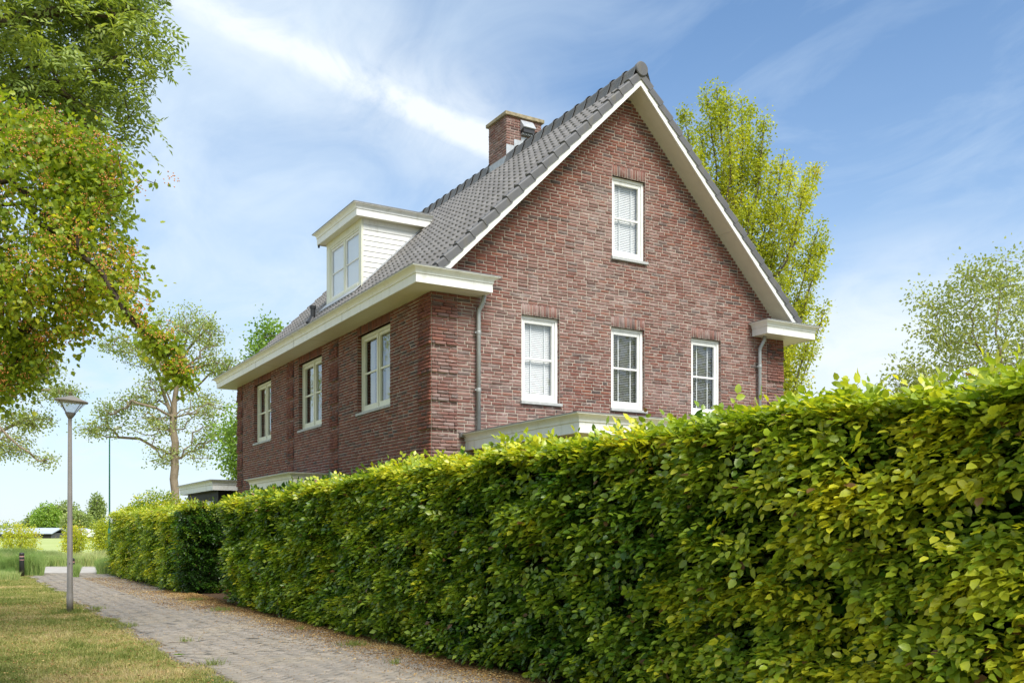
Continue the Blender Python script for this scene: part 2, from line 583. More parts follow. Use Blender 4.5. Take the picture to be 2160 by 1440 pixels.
def ground_mats():
    m, t, out = newmat('lawn_ground')
    P = pos(t)
    n1 = t.noise(P, 0.9, 5, 0.6)
    n2 = t.noise(P, 7.0, 6, 0.7)
    n3 = t.noise(P, 60.0, 4, 0.7)
    c = t.ramp(t.m('ADD', t.m('MULTIPLY', n1, 0.6), t.m('MULTIPLY', n2, 0.4)), [(0.32, (0.17, 0.19, 0.05)), (0.46, (0.30, 0.28, 0.085)), (0.58, (0.42, 0.33, 0.15))])
    c = t.mix(0.6, c, t.ramp(n3, [(0.3, (0.3, 0.3, 0.3)), (0.7, (0.72, 0.7, 0.66))]), 'OVERLAY')
    principled(t, out, c, 0.95, 0.1, bump=n3, bs=0.6, bd=0.02)
    M['lawn'] = m
    m, t, out = newmat('field_grass')
    P = pos(t)
    c = t.ramp(t.noise(t.scalev(P, 1, 1, 1), 0.06, 5, 0.6), [(0.3, (0.34, 0.41, 0.13)), (0.7, (0.45, 0.49, 0.21))])
    c = t.mix(0.35, c, t.ramp(t.noise(P, 2.0, 6, 0.7), [(0.3, (0.35, 0.35, 0.35)), (0.7, (0.65, 0.65, 0.65))]), 'OVERLAY')
    principled(t, out, c, 0.95, 0.1, bump=t.noise(P, 6, 5), bs=0.5, bd=0.1)
    M['field'] = m
    m, t, out = newmat('garden_soil')
    P = pos(t)
    c = t.ramp(t.noise(P, 18, 7, 0.7), [(0.3, (0.055, 0.035, 0.022)), (0.6, (0.15, 0.095, 0.055)), (0.8, (0.28, 0.19, 0.10))])
    principled(t, out, c, 0.95, 0.1, bump=t.noise(P, 50, 5, 0.7), bs=0.9, bd=0.02)
    M['soil'] = m
    m, t, out = newmat('joint_sand')
    P = pos(t)
    c = t.ramp(t.noise(P, 9, 7, 0.7), [(0.3, (0.17, 0.145, 0.115)), (0.7, (0.28, 0.24, 0.19))])
    principled(t, out, c, 0.95, 0.1, bump=t.noise(P, 70, 4), bs=0.5, bd=0.01)
    M['sand'] = m
    m, t, out = newmat('road_asphalt')
    P = pos(t)
    c = t.ramp(t.noise(P, 1.1, 7, 0.65), [(0.3, (0.36, 0.33, 0.30)), (0.7, (0.50, 0.47, 0.43))])
    principled(t, out, c, 0.9, 0.2, bump=t.noise(P, 80, 3), bs=0.4, bd=0.01)
    M['road'] = m
    m, t, out = newmat('paver')
    P = pos(t)
    a = t.n('ShaderNodeAttribute', attribute_name='rnd').outputs['Fac']
    r = t.m('FRACT', t.m('ADD', a, t.n('ShaderNodeObjectInfo').outputs['Random']))
    c = t.ramp(r, [(0.0, (0.258, 0.228, 0.195)), (0.5, (0.276, 0.244, 0.209)), (1.0, (0.294, 0.260, 0.224))])
    big = t.noise(P, 0.8, 5, 0.6)
    c = t.mix(t.m('MULTIPLY', t.sstep(big, 0.42, 0.68), 0.5), c, (0.34, 0.29, 0.22))
    c = t.mix(t.m('MULTIPLY', t.sstep(t.noise(P, 26, 6, 0.75), 0.60, 0.75), 0.45), c, (0.12, 0.10, 0.08))
    c = t.mix(t.m('MULTIPLY', t.sstep(t.noise(P, 2.2, 5, 0.7), 0.62, 0.74), 0.5), c, (0.50, 0.47, 0.43))
    principled(t, out, c, 0.88, 0.2, bump=t.noise(P, 70, 5, 0.7), bs=0.5, bd=0.006)
    M['paver'] = m


ground_mats()

# ------------------------------------------------------------------ ground, path, road
def sheet(name, pts, z, mat, parent=None, kind='structure', cut=1):
    V = [(x, y, z) for x, y in pts]
    o = mk(name, V, [np.arange(len(V))[None, :]], mat, parent)
    if kind: o['kind'] = kind
    return o


G = sheet('ground', [(-2500, -400), (2500, -400), (2500, 3000), (-2500, 3000)], 0.0, M['lawn'])
# field beyond the road (camera-aligned y > 47)
sheet('field', [site(-900, 50), site(900, 50), site(1600, 1400), site(-1600, 1400)], 0.006, M['field'])
sheet('road', [site(-90, 37.0), site(60, 37.0), site(60, 43.6), site(-90, 43.6)], 0.010, M['road'])
kb = MB()
for (y0, y1) in ((36.86, 37.0), (43.6, 43.74)):
    a, b, c, d = site(-90, y0), site(60, y0), site(60, y1), site(-90, y1)
    kb.prism([a, b, c, d], 2, -0.1, 0.035)
kb.build('kerb', M['kerb'])['kind'] = 'structure'
sheet('soil_strip', [(4.75, -2), (6.5, -2), (6.5, 42), (4.75, 42)], 0.004, M['soil'])

PX0, PX1 = 2.45, 4.95
base = sheet('path', [(PX0 - 0.05, 2), (PX1 + 0.5, 2), (PX1 + 0.5, 38.5), (PX0 - 0.05, 43.2)], 0.008, M['sand'])
# herringbone clinkers, 0.21 x 0.105
pv, half = [], 0.105
L2 = 0.21
ang = math.radians(45)
ca, sa = math.cos(ang), math.sin(ang)
cells = []
nmax = 330
for i in range(-nmax, nmax):
    for j in range(-nmax, nmax):
        # herringbone: horizontal brick at (i,j) cells when (i-j)%4==0, vertical when (i-j)%4==3... see below
        kx = (i - j) % 4
        if kx == 0:
            x0, y0, x1, y1 = i, j, i + 2, j + 1
        elif kx == 3:
            x0, y0, x1, y1 = i, j, i + 1, j + 2
        else:
            continue
        cx, cy = (x0 + x1) / 2 * half, (y0 + y1) / 2 * half
        X, Y = cx * ca - cy * sa, cx * sa + cy * ca
        Y += 22
        X += 3.7
        if 7.0 < Y < 40.5 and PX0 < X < PX1 + 0.25:
            # worn, ragged border
            cells.append((X, Y, ang + (0 if kx == 0 else math.pi / 2)))
cells = np.array(cells)
edge = vnoise(np.c_[cells[:, 0] * 0, cells[:, 1], cells[:, 1] * 0], 1.3) * 0.35
ok = (cells[:, 0] > PX0 + edge * 0.6)
cells = cells[ok]
cells = cells[np.argsort(np.hypot(cells[:, 0], cells[:, 1]))]
# visible in frame?
cx_, cy_ = cells[:, 0] * CS - cells[:, 1] * SN, cells[:, 0] * SN + cells[:, 1] * CS
uu = 1080 + FPX * cx_ / cy_
vv = V0 + FPX * 1.6 / cy_
vis = (uu > 0) & (vv < 1445) & (uu < 1500)
order = np.concatenate([np.where(vis)[0], np.where(~vis)[0]])
cells = cells[order]


def slab_verts(n, lx, ly, h, bev, rng, jit=0.0015):
    """template of a top-chamfered slab, n copies with jitter"""
    T = np.array([(-1, -1, 0), (1, -1, 0), (1, 1, 0), (-1, 1, 0), (-1, -1, 1), (1, -1, 1), (1, 1, 1), (-1, 1, 1)], float)
    T = np.repeat(T[None], n, 0)
    T[:, :, 0] *= lx / 2
    T[:, :, 1] *= ly / 2
    up = T[:, :, 2] > 0.5
    out = np.zeros((n, 12, 3))
    out[:, :4] = T[:, :4]
    out[:, 4:8, :2] = T[:, 4:8, :2]
    out[:, 4:8, 2] = h - bev
    out[:, 8:12, 0] = T[:, 4:8, 0] - np.sign(T[:, 4:8, 0]) * bev
    out[:, 8:12, 1] = T[:, 4:8, 1] - np.sign(T[:, 4:8, 1]) * bev
    out[:, 8:12, 2] = h
    out[:, 4:] += rng.normal(0, jit, (n, 8, 3))
    return out


SLABQ = np.array([(0, 1, 5, 4), (1, 2, 6, 5), (2, 3, 7, 6), (3, 0, 4, 7), (4, 5, 9, 8), (5, 6, 10, 9), (6, 7, 11, 10), (7, 4, 8, 11), (8, 9, 10, 11)])


def pack(Vs, Q):
    n, k, _ = Vs.shape
    F = (Q[None] + (np.arange(n) * k)[:, None, None]).reshape(-1, Q.shape[1])
    return Vs.reshape(-1, 3), F


pav_meshes = []
for i in range(8):
    V, F = pack(slab_verts(1, 0.2075, 0.1025, 0.03, 0.0022, RNG), SLABQ)
    o = mk('paver', V, F, M['paver'])
    pav_meshes.append(o.data)
    bpy.data.objects.remove(o)
hz = RNG.normal(0, 0.0022, len(cells)) + 0.006 * vnoise(np.c_[cells[:, :2], cells[:, 0] * 0], 0.9)
for k in range(300):
    o = bpy.data.objects.new('paver', pav_meshes[k % 8])
    o.parent = base
    o.matrix_local = Matrix.Translation((cells[k, 0], cells[k, 1], 0.0 + hz[k] - 0.008)) @ Matrix.Rotation(cells[k, 2], 4, 'Z') @ Matrix.Rotation(random.gauss(0, 0.004), 4, 'X')
    COL.objects.link(o)
rest = cells[300:]
Vs = slab_verts(len(rest), 0.2075, 0.1025, 0.03, 0.0022, RNG)
c_, s_ = np.cos(rest[:, 2])[:, None], np.sin(rest[:, 2])[:, None]
X = Vs[:, :, 0] * c_ - Vs[:, :, 1] * s_ + rest[:, 0:1]
Y = Vs[:, :, 0] * s_ + Vs[:, :, 1] * c_ + rest[:, 1:2]
Z = Vs[:, :, 2] + hz[300:, None] - 0.008
V, F = pack(np.stack([X, Y, Z], -1), SLABQ)
tag(mk('pavers', V, F, M['paver'], base, {'rnd': np.repeat(RNG.random(len(rest)), 12)}), kind='stuff')

# ------------------------------------------------------------------ the house
HX, HY = 7.304, 15.203
HW, HL, MID = 8.646, 13.142, 4.30
ZS = 5.85          # eave soffit
CH = 0.0622
house = empty('brick_house', (HX, HY, 0))
tag(house, 'two storey red brick house with steep grey tiled roof, white dormer and chimney', 'house')

BT = np.array([(0, 0, 1), (1, 0, 1), (1, 1, 1), (0, 1, 1), (0, 0, 0), (1, 0, 0), (1, 1, 0), (0, 1, 0), (0, 0, 0), (1, 0, 0), (1, 1, 0), (0, 1, 0)], float)
# 0-3 back (depth 1), 4-7 rim, 8-11 front face inset
BQ = np.array([(0, 1, 5, 4), (1, 2, 6, 5), (2, 3, 7, 6), (3, 0, 4, 7), (4, 5, 9, 8), (5, 6, 10, 9), (6, 7, 11, 10), (7, 4, 8, 11), (8, 9, 10, 11)])


def brick_verts(R, rng):
    """R rows: u0, z0, length, height, out. returns local (u, out, z) vertices; front towards +out"""
    R = np.asarray(R, float)
    n = len(R)
    u = np.zeros((n, 12))
    z = np.zeros((n, 12))
    o = np.zeros((n, 12))
    L, H = R[:, 2:3], R[:, 3:4]
    u[:] = R[:, 0:1] + BT[None, :, 0] * L
    z[:] = R[:, 1:2] + BT[None, :, 1] * H
    o[:, :4] = -0.05
    fr = np.clip(rng.normal(0, 0.0026, (n, 1)), -0.002, 0.006)
    o[:, 4:8] = fr - 0.004
    bev = 0.006
    cu, cz = R[:, 0:1] + L / 2, R[:, 1:2] + H / 2
    u[:, 8:] -= np.sign(u[:, 8:] - cu) * bev
    z[:, 8:] -= np.sign(z[:, 8:] - cz) * bev
    o[:, 8:] = fr + 0.003 + rng.normal(0, 0.0022, (n, 4))
    u[:, 4:] += rng.normal(0, 0.0022, (n, 8))
    z[:, 4:] += rng.normal(0, 0.0019, (n, 8))
    o += R[:, 4:5]
    return np.stack([u, o, z], -1)


def to3(U, frame):
    """(u,out,z) -> 3D by frame (origin, udir, outdir)"""
    o, ud, od = [np.array(x, float) for x in frame]
    return o + U[..., 0:1] * ud + U[..., 1:2] * od + U[..., 2:3] * np.array([0, 0, 1.0])


def subtract(iv, holes):
    out = [iv]
    for (h0, h1) in holes:
        nx = []
        for (a, b) in out:
            if h1 <= a or h0 >= b:
                nx.append((a, b))
            else:
                if h0 - a > 0.015: nx.append((a, h0))
                if b - h1 > 0.015: nx.append((h1, b))
        out = nx
    return out


def lay(z0, z1, ext, holes, outf=None, wild=True, seed=1, pitch=0.222, ch=CH, split=()):
    """rows of bricks and backing quads between z0 and z1"""
    rng = np.random.default_rng(seed)
    rows, back = [], []
    n = int(math.ceil((z1 - z0) / ch - 1e-6))
    for k in range(n):
        zb = z0 + k * ch
        zt = min(zb + ch, z1)
        lo, hi = ext(zt)
        lob, hib = ext(zb)
        if hi - lo < 0.03:
            continue
        zc = (zb + zt) / 2
        hs = [(h[0], h[1]) for h in holes if h[2] < zc < h[3]]
        segs = subtract((lo, hi), hs)
        off = (k % 2) * pitch / 2 + (rng.choice([0, 0, 0, pitch / 4, -pitch / 4]) if wild else 0)
        for (a, b) in segs:
            ab = lob if a == lo else a
            bb = hib if b == hi else b
            back.append((ab, bb, zb, a, b, zt))
            cuts = [a]
            x = math.floor((a - off) / pitch) * pitch + off
            while x < b - 0.03:
                if x > a + 0.05:
                    cuts.append(x + rng.normal(0, 0.0025))
                x += pitch
                # now and then a header
                if wild and rng.random() < 0.07:
                    x -= pitch / 2
            for s_ in split:
                if a < s_ < b:
                    cuts = [c for c in cuts if abs(c - s_) > 0.045] + [s_]
            cuts = sorted(cuts) + [b]
            for c0, c1 in zip(cuts[:-1], cuts[1:]):
                ln = c1 - c0 - 0.0125
                if ln < 0.02: continue
                rows.append((c0 + 0.0062, zb + 0.0058, ln, min(zt - zb, ch) - 0.0115, outf((c0 + c1) / 2, zb) if outf else 0.0))
    return rows, back


def backing(back, frame, outf=None, name='wall', mat=None, parent=None):
    V = []
    for (a0, b0, z0, a1, b1, z1) in back:
        V += [(a0, -0.0055, z0), (b0, -0.0055, z0), (b1, -0.0055, z1), (a1, -0.0055, z1)]
    V = to3(np.array(V), frame)
    return mk(name, V, np.arange(len(V)).reshape(-1, 4), mat or M['mortar'], parent)


BRICK_SHARED = {}


def brick_objects(rows, frame, mat, parent, view, nsingle=300, seed=3):
    """the bricks nearest the camera (in view) as single objects sharing mesh data, the others joined"""
    rng = np.random.default_rng(seed)
    R = np.array(rows)
    ctr = to3(np.stack([R[:, 0] + R[:, 2] / 2, R[:, 4], R[:, 1] + R[:, 3] / 2], -1), frame)
    wpos = ctr + np.array([HX, HY, 0])
    full = (np.abs(R[:, 2] - 0.2095) < 0.012) & (R[:, 3] < 0.06)
    ok = full & view(wpos)
    d = np.linalg.norm(wpos - np.array([0, 0, 1.6]), axis=1)
    idx = np.where(ok)[0]
    idx = idx[np.argsort(d[idx])][:nsingle]
    key = mat.name
    if key not in BRICK_SHARED:
        lst = []
        for i in range(14):
            U = brick_verts([(-0.2095 / 2, -0.0253, 0.2095, 0.0507, 0.0)], rng)[0]
            V = U[:, [0, 1, 2]].copy()
            V[:, 1] *= -1          # out = -Y
            o = mk('brick', V, BQ[:, ::-1], mat)
            lst.append(o.data)
            bpy.data.objects.remove(o)
        BRICK_SHARED[key] = lst
    o_, ud, od = [Vector(x) for x in frame]
    rot = Matrix((ud, -od, Vector((0, 0, 1)))).transposed().to_4x4()
    if rot.determinant() < 0:
        rot = Matrix((-ud, -od, Vector((0, 0, 1)))).transposed().to_4x4()
    for k, i in enumerate(idx):
        o = bpy.data.objects.new('brick', BRICK_SHARED[key][k % 14])
        o.parent = parent
        o.matrix_local = Matrix.Translation(Vector(ctr[i])) @ rot
        COL.objects.link(o)
    mask = np.ones(len(R), bool)
    mask[idx] = False
    Rr = R[mask]
    V, F = pack(to3(brick_verts(Rr, rng), frame), BQ)
    tag(mk('bricks', V, F, mat, parent, {'rnd': np.repeat(rng.random(len(Rr)), 12)}), kind='stuff')


# openings (local: a for the gable, b for the side wall)
GW = [(1.860, 2.704, 4.060, 5.654), (3.923, 4.754, 4.060, 5.654), (5.982, 6.801, 4.060, 5.654), (3.945, 4.773, 7.045, 8.641)]
LW = [(1.832, 3.559, 4.080, 5.672), (5.758, 7.434, 4.080, 5.672), (9.740, 11.393, 4.080, 5.672)]
ZB0 = ZS - CH * 60 + 0.0  # bottom of detailed courses ~2.12
NB = 60


def gext(z):
    if z < 6.02:
        return (0.0, HW)
    h = 10.30 - z
    return (MID - h, MID + h + 0.02)


def outq(pos_, zb, spans):
    for (s0, s1) in spans:
        if s0 < pos_ < s1:
            k = (zb - (5.42 - 8 * CH * 10)) / CH
            m = int(round(k)) % 8
            return 0.038 * (1 - m / 7.0)
    return 0.0


gspans = [(0.0, 0.515), (8.143, HW)]
lspans = [(0.0, 0.515), (4.68, 5.20), (7.80, 8.32), (12.57, HL)]
holes_g = []
for (a0, a1, z0, z1) in GW:
    holes_g.append((a0, a1, z0 - 0.06, z1 + 0.215))
rows, back = lay(ZB0 - CH * 0, 10.30, gext, holes_g, lambda p, z: outq(p, z, gspans), seed=5, split=(0.515, 8.143))
# quoin course alignment: ZB0 is a multiple of CH below ZS
FG = ((0, 0, 0), (1, 0, 0), (0, -1, 0))
gwall = backing(back, FG, name='gable_wall', parent=house)
# plain wall below, hidden by hedge
for (a0, a1, z0, z1) in GW:
    n = int(round((a1 - a0) / 0.0625))
    pw = (a1 - a0) / n
    for i in range(n):
        rows.append((a0 + i * pw + 0.004, z1 + 0.006, pw - 0.008, 0.202, 0.0))
    back2 = [(a0, a1, z1, a0, a1, z1 + 0.215)]
    V = to3(np.array([(a0, -0.0055, z1), (a1, -0.0055, z1), (a1, -0.0055, z1 + 0.22), (a0, -0.0055, z1 + 0.22)]), FG)
    mk('lintel_bed', V, np.array([[0, 1, 2, 3]]), M['mortar'], gwall)
brick_objects(rows, FG, M['brick'], gwall, lambda P: (P[:, 2] > 3.9) & (P[:, 0] < HX + 2.6))
# side wall; frame u = +Y, out = -X
rows, back = lay(ZB0, ZS, lambda z: (0.0, HL), [(a, b, z0 - 0.05, 6.5) for a, b, z0, z1 in LW], lambda p, z: outq(p, z, lspans), seed=9, split=(0.515, 4.68, 5.2, 7.8, 8.32, 12.57))
FS = ((0, 0, 0), (0, 1, 0), (-1, 0, 0))
swall = backing(back, FS, name='side_wall', parent=house)
for (a0, a1, z0, z1) in LW:
    n = int(round((a1 - a0) / 0.0625))
    pw = (a1 - a0) / n
    for i in range(n):
        rows.append((a0 + i * pw + 0.004, z1 + 0.004, pw - 0.008, 0.17, 0.0))
    V = to3(np.array([(a0, -0.0055, z1), (a1, -0.0055, z1), (a1, -0.007, ZS), (a0, -0.007, ZS)]), FS)
    mk('lintel_bed', V, np.array([[0, 1, 2, 3]]), M['mortar'], swall)
# dilatation joints
for s_ in (4.665, 7.79, 12.56):
    box('movement_joint', -0.008, -0.0045, s_ - 0.008, s_ + 0.008, 2.2, ZS, M['black_metal'], swall)
brick_objects(rows, FS, M['brick_side'], swall, lambda P: (P[:, 2] > 3.3) & (P[:, 1] < HY + 4.6), seed=8)


def jamb(parent, frame, z0, z1, depth, mat, seed):
    rows, back = lay(z0 - 0.03, z1, lambda z: (0.0, depth), [], None, False, seed, pitch=0.2)
    b = backing(back, frame, name='reveal', parent=parent)
    R = np.array(rows)
    rng = np.random.default_rng(seed)
    V, F = pack(to3(brick_verts(R, rng), frame), BQ)
    tag(mk('reveal_bricks', V, F, mat, parent, {'rnd': np.repeat(rng.random(len(R)), 12)}), kind='stuff')


for i, (a0, a1, z0, z1) in enumerate(GW):
    jamb(gwall, ((a1, 0.004, 0), (0, 1, 0), (-1, 0, 0)), z0, z1, 0.12, M['brick'], 20 + i)
    jamb(gwall, ((a0, 0.004, 0), (0, 1, 0), (1, 0, 0)), z0, z1, 0.12, M['brick'], 40 + i)
for i, (b0, b1, z0, z1) in enumerate(LW):
    jamb(swall, ((0.004, b1, 0), (1, 0, 0), (0, -1, 0)), z0, z1, 0.12, M['brick_side'], 60 + i)
    jamb(swall, ((0.004, b0, 0), (1, 0, 0), (0, 1, 0)), z0, z1, 0.12, M['brick_side'], 80 + i)
# lower ground-floor wall, side and back closing the volume
mb = MB()
mb.box(0.0, HW, 0.0, 0.01, 0, ZB0)
mb.box(0.0, 0.01, 0.01, HL, 0, ZB0)
mb.box(HW - 0.02, HW - 0.004, 0.02, HL, 0, 6.0)
mb.build('lower_wall', M['brick_side'], house)
mb = MB()
mb.prism([(0.0, 0), (HW, 0), (HW, 6.0), (MID, 10.28), (0.0, 6.0)], 1, HL - 0.02, HL)
mb.build('back_wall', M['brick_side'], house)
# rooms: a floor between storeys, the attic floor and inner walls keep the interior dark
mb = MB()
mb.box(0.14, HW - 0.05, 0.14, HL - 0.05, 3.15, 3.2)
mb.box(0.14, HW - 0.05, 0.14, HL - 0.05, 5.95, 6.0)
mb.box(3.2, 3.25, 0.2, HL - 0.05, 3.2, 5.95)
mb.box(0.3, HW - 0.3, 4.4, 4.45, 3.2, 5.95)
mb.build('interior_floor', M['dark'], house)


def window(parent, origin, rz, wd, ht, casements, mat, blind=None, curtain=False, sillm=None, label=None, sash_d=0.055, open_top=0.0):
    """local x along the wall, y inward, z up. casements = list of (x0, x1)"""
    fw = 0.06
    f = MB()
    f.box(0, fw, 0, 0.07, 0, ht).box(wd - fw, wd, 0, 0.07, 0, ht)
    f.box(fw, wd - fw, 0, 0.07, ht - fw, ht).box(fw, wd - fw, 0, 0.07, 0, 0.05)
    for (c0, c1) in zip([c[1] for c in casements[:-1]], [c[0] for c in casements[1:]]):
        f.box(c0, c1, 0.001, 0.07, 0.05, ht - fw)
    wo_ = f.build('window', mat, parent, bevel=0.004)
    wo_.location = origin
    wo_.rotation_euler = (0, 0, rz)
    if label: wo_['label'] = label
    for (x0, x1) in casements:
        s = MB()
        sw = 0.055
        zb, zt = 0.052, ht - fw - 0.004
        x0 += 0.003
        x1 -= 0.003
        s.box(x0, x0 + sw, sash_d - 0.035, sash_d + 0.02, zb, zt).box(x1 - sw, x1, sash_d - 0.035, sash_d + 0.02, zb, zt)
        s.box(x0 + sw, x1 - sw, sash_d - 0.035, sash_d + 0.02, zt - 0.065, zt).box(x0 + sw, x1 - sw, sash_d - 0.035, sash_d + 0.02, zb, zb + 0.09)
        s.build('sash', mat, wo_, bevel=0.004)
        zm = zb + 0.09 + (zt - 0.065 - zb - 0.09) * 0.50
        box('glazing_bar', x0 + sw, x1 - sw, sash_d - 0.02, sash_d + 0.015, zm - 0.018, zm + 0.018, mat, wo_)
        for (q0, q1) in ((zb + 0.085, zm - 0.015), (zm + 0.015, zt - 0.06)):
            mk('pane', [(x0 + sw - 0.004, sash_d, q0), (x1 - sw + 0.004, sash_d, q0), (x1 - sw + 0.004, sash_d, q1), (x0 + sw - 0.004, sash_d, q1)], np.array([[0, 1, 2, 3]]), M['glass'], wo_)
        gx0, gx1, gz0, gz1 = x0 + sw - 0.03, x1 - sw + 0.03, zb + 0.06, zt - 0.04
        if blind:
            n = int((gz1 - gz0) / 0.034)
            b = MB()
            tilt, half_ = blind
            for k in range(n):
                zc = gz0 + (k + 0.5) * (gz1 - gz0) / n
                t_ = tilt
                dz, dy = half_ * math.sin(t_), half_ * math.cos(t_)
                b.add([(gx0, 0.13 - dy, zc - dz), (gx1, 0.13 - dy, zc - dz), (gx1, 0.13 + dy, zc + dz), (gx0, 0.13 + dy, zc + dz)], [(0, 1, 2, 3)])
            b.build('blind', M['blind'], wo_)
            tp = MB()
            for fx in (0.30, 0.76):
                xx = gx0 + fx * (gx1 - gx0)
                tp.box(xx, xx + 0.022, 0.105, 0.107, gz0, gz1)
            tp.build('blind_tape', M['tapes'], wo_)
        if curtain:
            n = 26
            V = []
            cw = (gx1 - gx0) * 0.34
            xs = np.linspace(gx1 - cw if curtain == 'R' else gx0, gx1 if curtain == 'R' else gx0 + cw, n)
            for z_ in (gz0, gz1):
                for i_, x_ in enumerate(xs):
                    V.append((x_, 0.16 + 0.018 * math.sin(i_ * 1.3), z_))
            mk('curtain', V, np.array([(i_, i_ + 1, n + i_ + 1, n + i_) for i_ in range(n - 1)]), M['curtain'], wo_, smooth=True)
    if sillm:
        MB().prism([(-0.125, -0.068), (-0.125, -0.018), (0.0, -0.004), (0.06, -0.004), (0.06, -0.068)], 0, -0.035 if rz == 0 else -0.03, wd + 0.035).build('window_sill', sillm, wo_)
    return wo_


BL_CLOSED = (math.radians(74), 0.0178)
BL_OPEN = (math.radians(-28), 0.0165)
for (a0, a1, z0, z1), bl, lb in zip(GW, (BL_CLOSED, BL_OPEN, BL_OPEN, BL_CLOSED),
                                    ('white window with closed slatted blind nearest the downpipe', 'middle white window with open slatted blind', 'right white window with open slatted blind behind the hedge top', 'single attic window high in the gable')):
    wdt = a1 - a0
    window(house, (a0, 0.07, z0), 0, wdt, z1 - z0, [(0.06, wdt - 0.06)], M['paint'], blind=bl, sillm=M['sill'], label=lb)
for (b0, b1, z0, z1), lb in zip(LW, ('side wall window nearest the corner', 'middle side wall window', 'farthest side wall window')):
    wdt = b1 - b0
    window(house, (0.10, b1, z0), -math.pi / 2, wdt, z1 - z0, [(0.06, wdt / 2 - 0.03), (wdt / 2 + 0.03, wdt - 0.06)], M['cream'], curtain='L', sillm=M['sill'], label=lb)

# --- cornices (box gutters)
def cornice_prof(z0, z1, proj=0.11, inner=-0.5):
    h = z1 - z0
    fz = z0 + h * 0.54
    cz = z0 + h * 0.60
    P_ = [(0.0, z0), (0.0, fz), (0.014, fz + 0.002), (0.020, (fz + cz) / 2), (0.014, cz - 0.002), (0.012, cz)]
    for k in range(1, 7):
        t_ = k / 6
        P_.append((0.012 + (proj - 0.02) * (1 - math.cos(t_ * math.pi / 2)), cz + (z1 - 0.022 - cz) * math.sin(t_ * math.pi / 2) ** 1.0 * 0.98))
    P_.append((proj, z1 - 0.022))
    P_.append((proj, z1 - 0.006))
    P_.append((-0.03, z1 - 0.006))
    P_.append((-0.03, z0))
    return P_


EO, EG = 0.50, 0.45
ZC = 6.118
# travel direction so that "out" (right of travel) faces away from the house
left_path = [(0.99, 0.0), (0.99, -EG), (-EO, -EG), (-EO, HL + EG), (0.3, HL + EG)]


def cornice(name, path, z0, z1, mat, parent, flip=False, proj=0.11):
    o = MB().sweep(path if not flip else path[::-1], cornice_prof(z0, z1, proj)).build(name, mat, parent)
    edge = [(proj + 0.008, z1 - 0.008), (proj + 0.008, z1 + 0.006), (-0.02, z1 + 0.008), (-0.02, z1 - 0.004)]
    MB().sweep(path if not flip else path[::-1], edge).build('roof_edge_trim', M['trim_edge'], o)
    return o


def orient(path):
    return path


# path must have the house on its left: going (0.99,0)->(0.99,-.45)->(-.5,-.45): travel -Y then -X then +Y; right of travel -Y is -X (inwards) -> flip
co = cornice('eave_cornice', left_path, ZS - 0.004, ZC, M['paint'], house, flip=True)
right_path = [(7.70, 0.0), (7.70, -EG), (HW + EO, -EG), (HW + EO, HL + EG)]
co2 = cornice('eave_return_cornice', right_path, ZS - 0.004, ZC, M['paint'], house)
mb = MB()
mb.box(-EO + 0.02, 0.06, -EG + 0.02, HL + EG, ZS + 0.0, ZS + 0.012)
mb.box(0.061, 0.97, -EG + 0.02, 0.005, ZS + 0.0, ZS + 0.012)
mb.build('eave_soffit', M['eave_soffit'], house)
mb = MB()
mb.box(7.72, HW + EO - 0.02, -EG + 0.02, 0.005, ZS, ZS + 0.012)
mb.box(HW - 0.01, HW + EO - 0.02, 0.006, HL + EG, ZS, ZS + 0.012)
mb.build('eave_soffit', M['eave_soffit'], house)
# gutter floors / tops of the returns
mb = MB()
mb.box(-EO + 0.02, 0.97, -EG + 0.02, 0.0, ZC - 0.045, ZC - 0.02)
mb.box(7.72, HW + EO - 0.02, -EG + 0.02, 0.0, ZC - 0.045, ZC - 0.02)
mb.box(-EO + 0.02, -0.1, 0.001, HL + EG, ZC - 0.16, ZC - 0.13)
mb.build('gutter_floor', M['zinc'], house)
# small joints in the eave fascia
for b_ in (3.1, 6.25, 9.4):
    box('fascia_joint', -EO - 0.0035, -EO + 0.001, b_ - 0.002, b_ + 0.002, ZS, ZS + 0.14, M['trim_edge'], co)
for b_ in (5.2, 8.9):
    box('soffit_joint', -EO + 0.03, -0.002, b_ - 0.003, b_ + 0.003, ZS - 0.0015, ZS + 0.002, M['trim_edge'], co)

# --- bargeboards and verge soffit. roof crest plane z = RZ - |a - MID|
RZ = 10.615
BTOP, BBOT = 10.490, 10.303
for side in (-1, 1):
    e_ = lambda t_: MID + side * t_
    segs = [(0.0015, 2.3), (2.304, 4.385)] if side > 0 else [(0.0015, 4.385)]
    for (t0, t1) in segs:
        mb = MB()
        poly = [(e_(t0), BTOP - t0), (e_(t1), BTOP - t1), (e_(t1) if t1 < 4 else e_(BBOT - 6.105), BBOT - t1 if t1 < 4 else 6.105), (e_(t0), BBOT - t0)]
        mb.prism(poly, 1, -EG - 0.0, -EG + 0.03)
        mb.build('bargeboard', M['paint'], house)
    segs2 = [(0.0, 2.44), (2.446, 4.20)] if side > 0 else [(0.0, 4.20)]
    for (t0, t1) in segs2:
        mb = MB()
        mb.prism([(e_(t0), BBOT + 0.035 - t0), (e_(t1), BBOT + 0.035 - t1), (e_(t1), BBOT + 0.012 - t1), (e_(t0), BBOT + 0.012 - t0)], 1, -EG + 0.031, 0.03)
        mb.build('verge_soffit', M['soffit'], house)

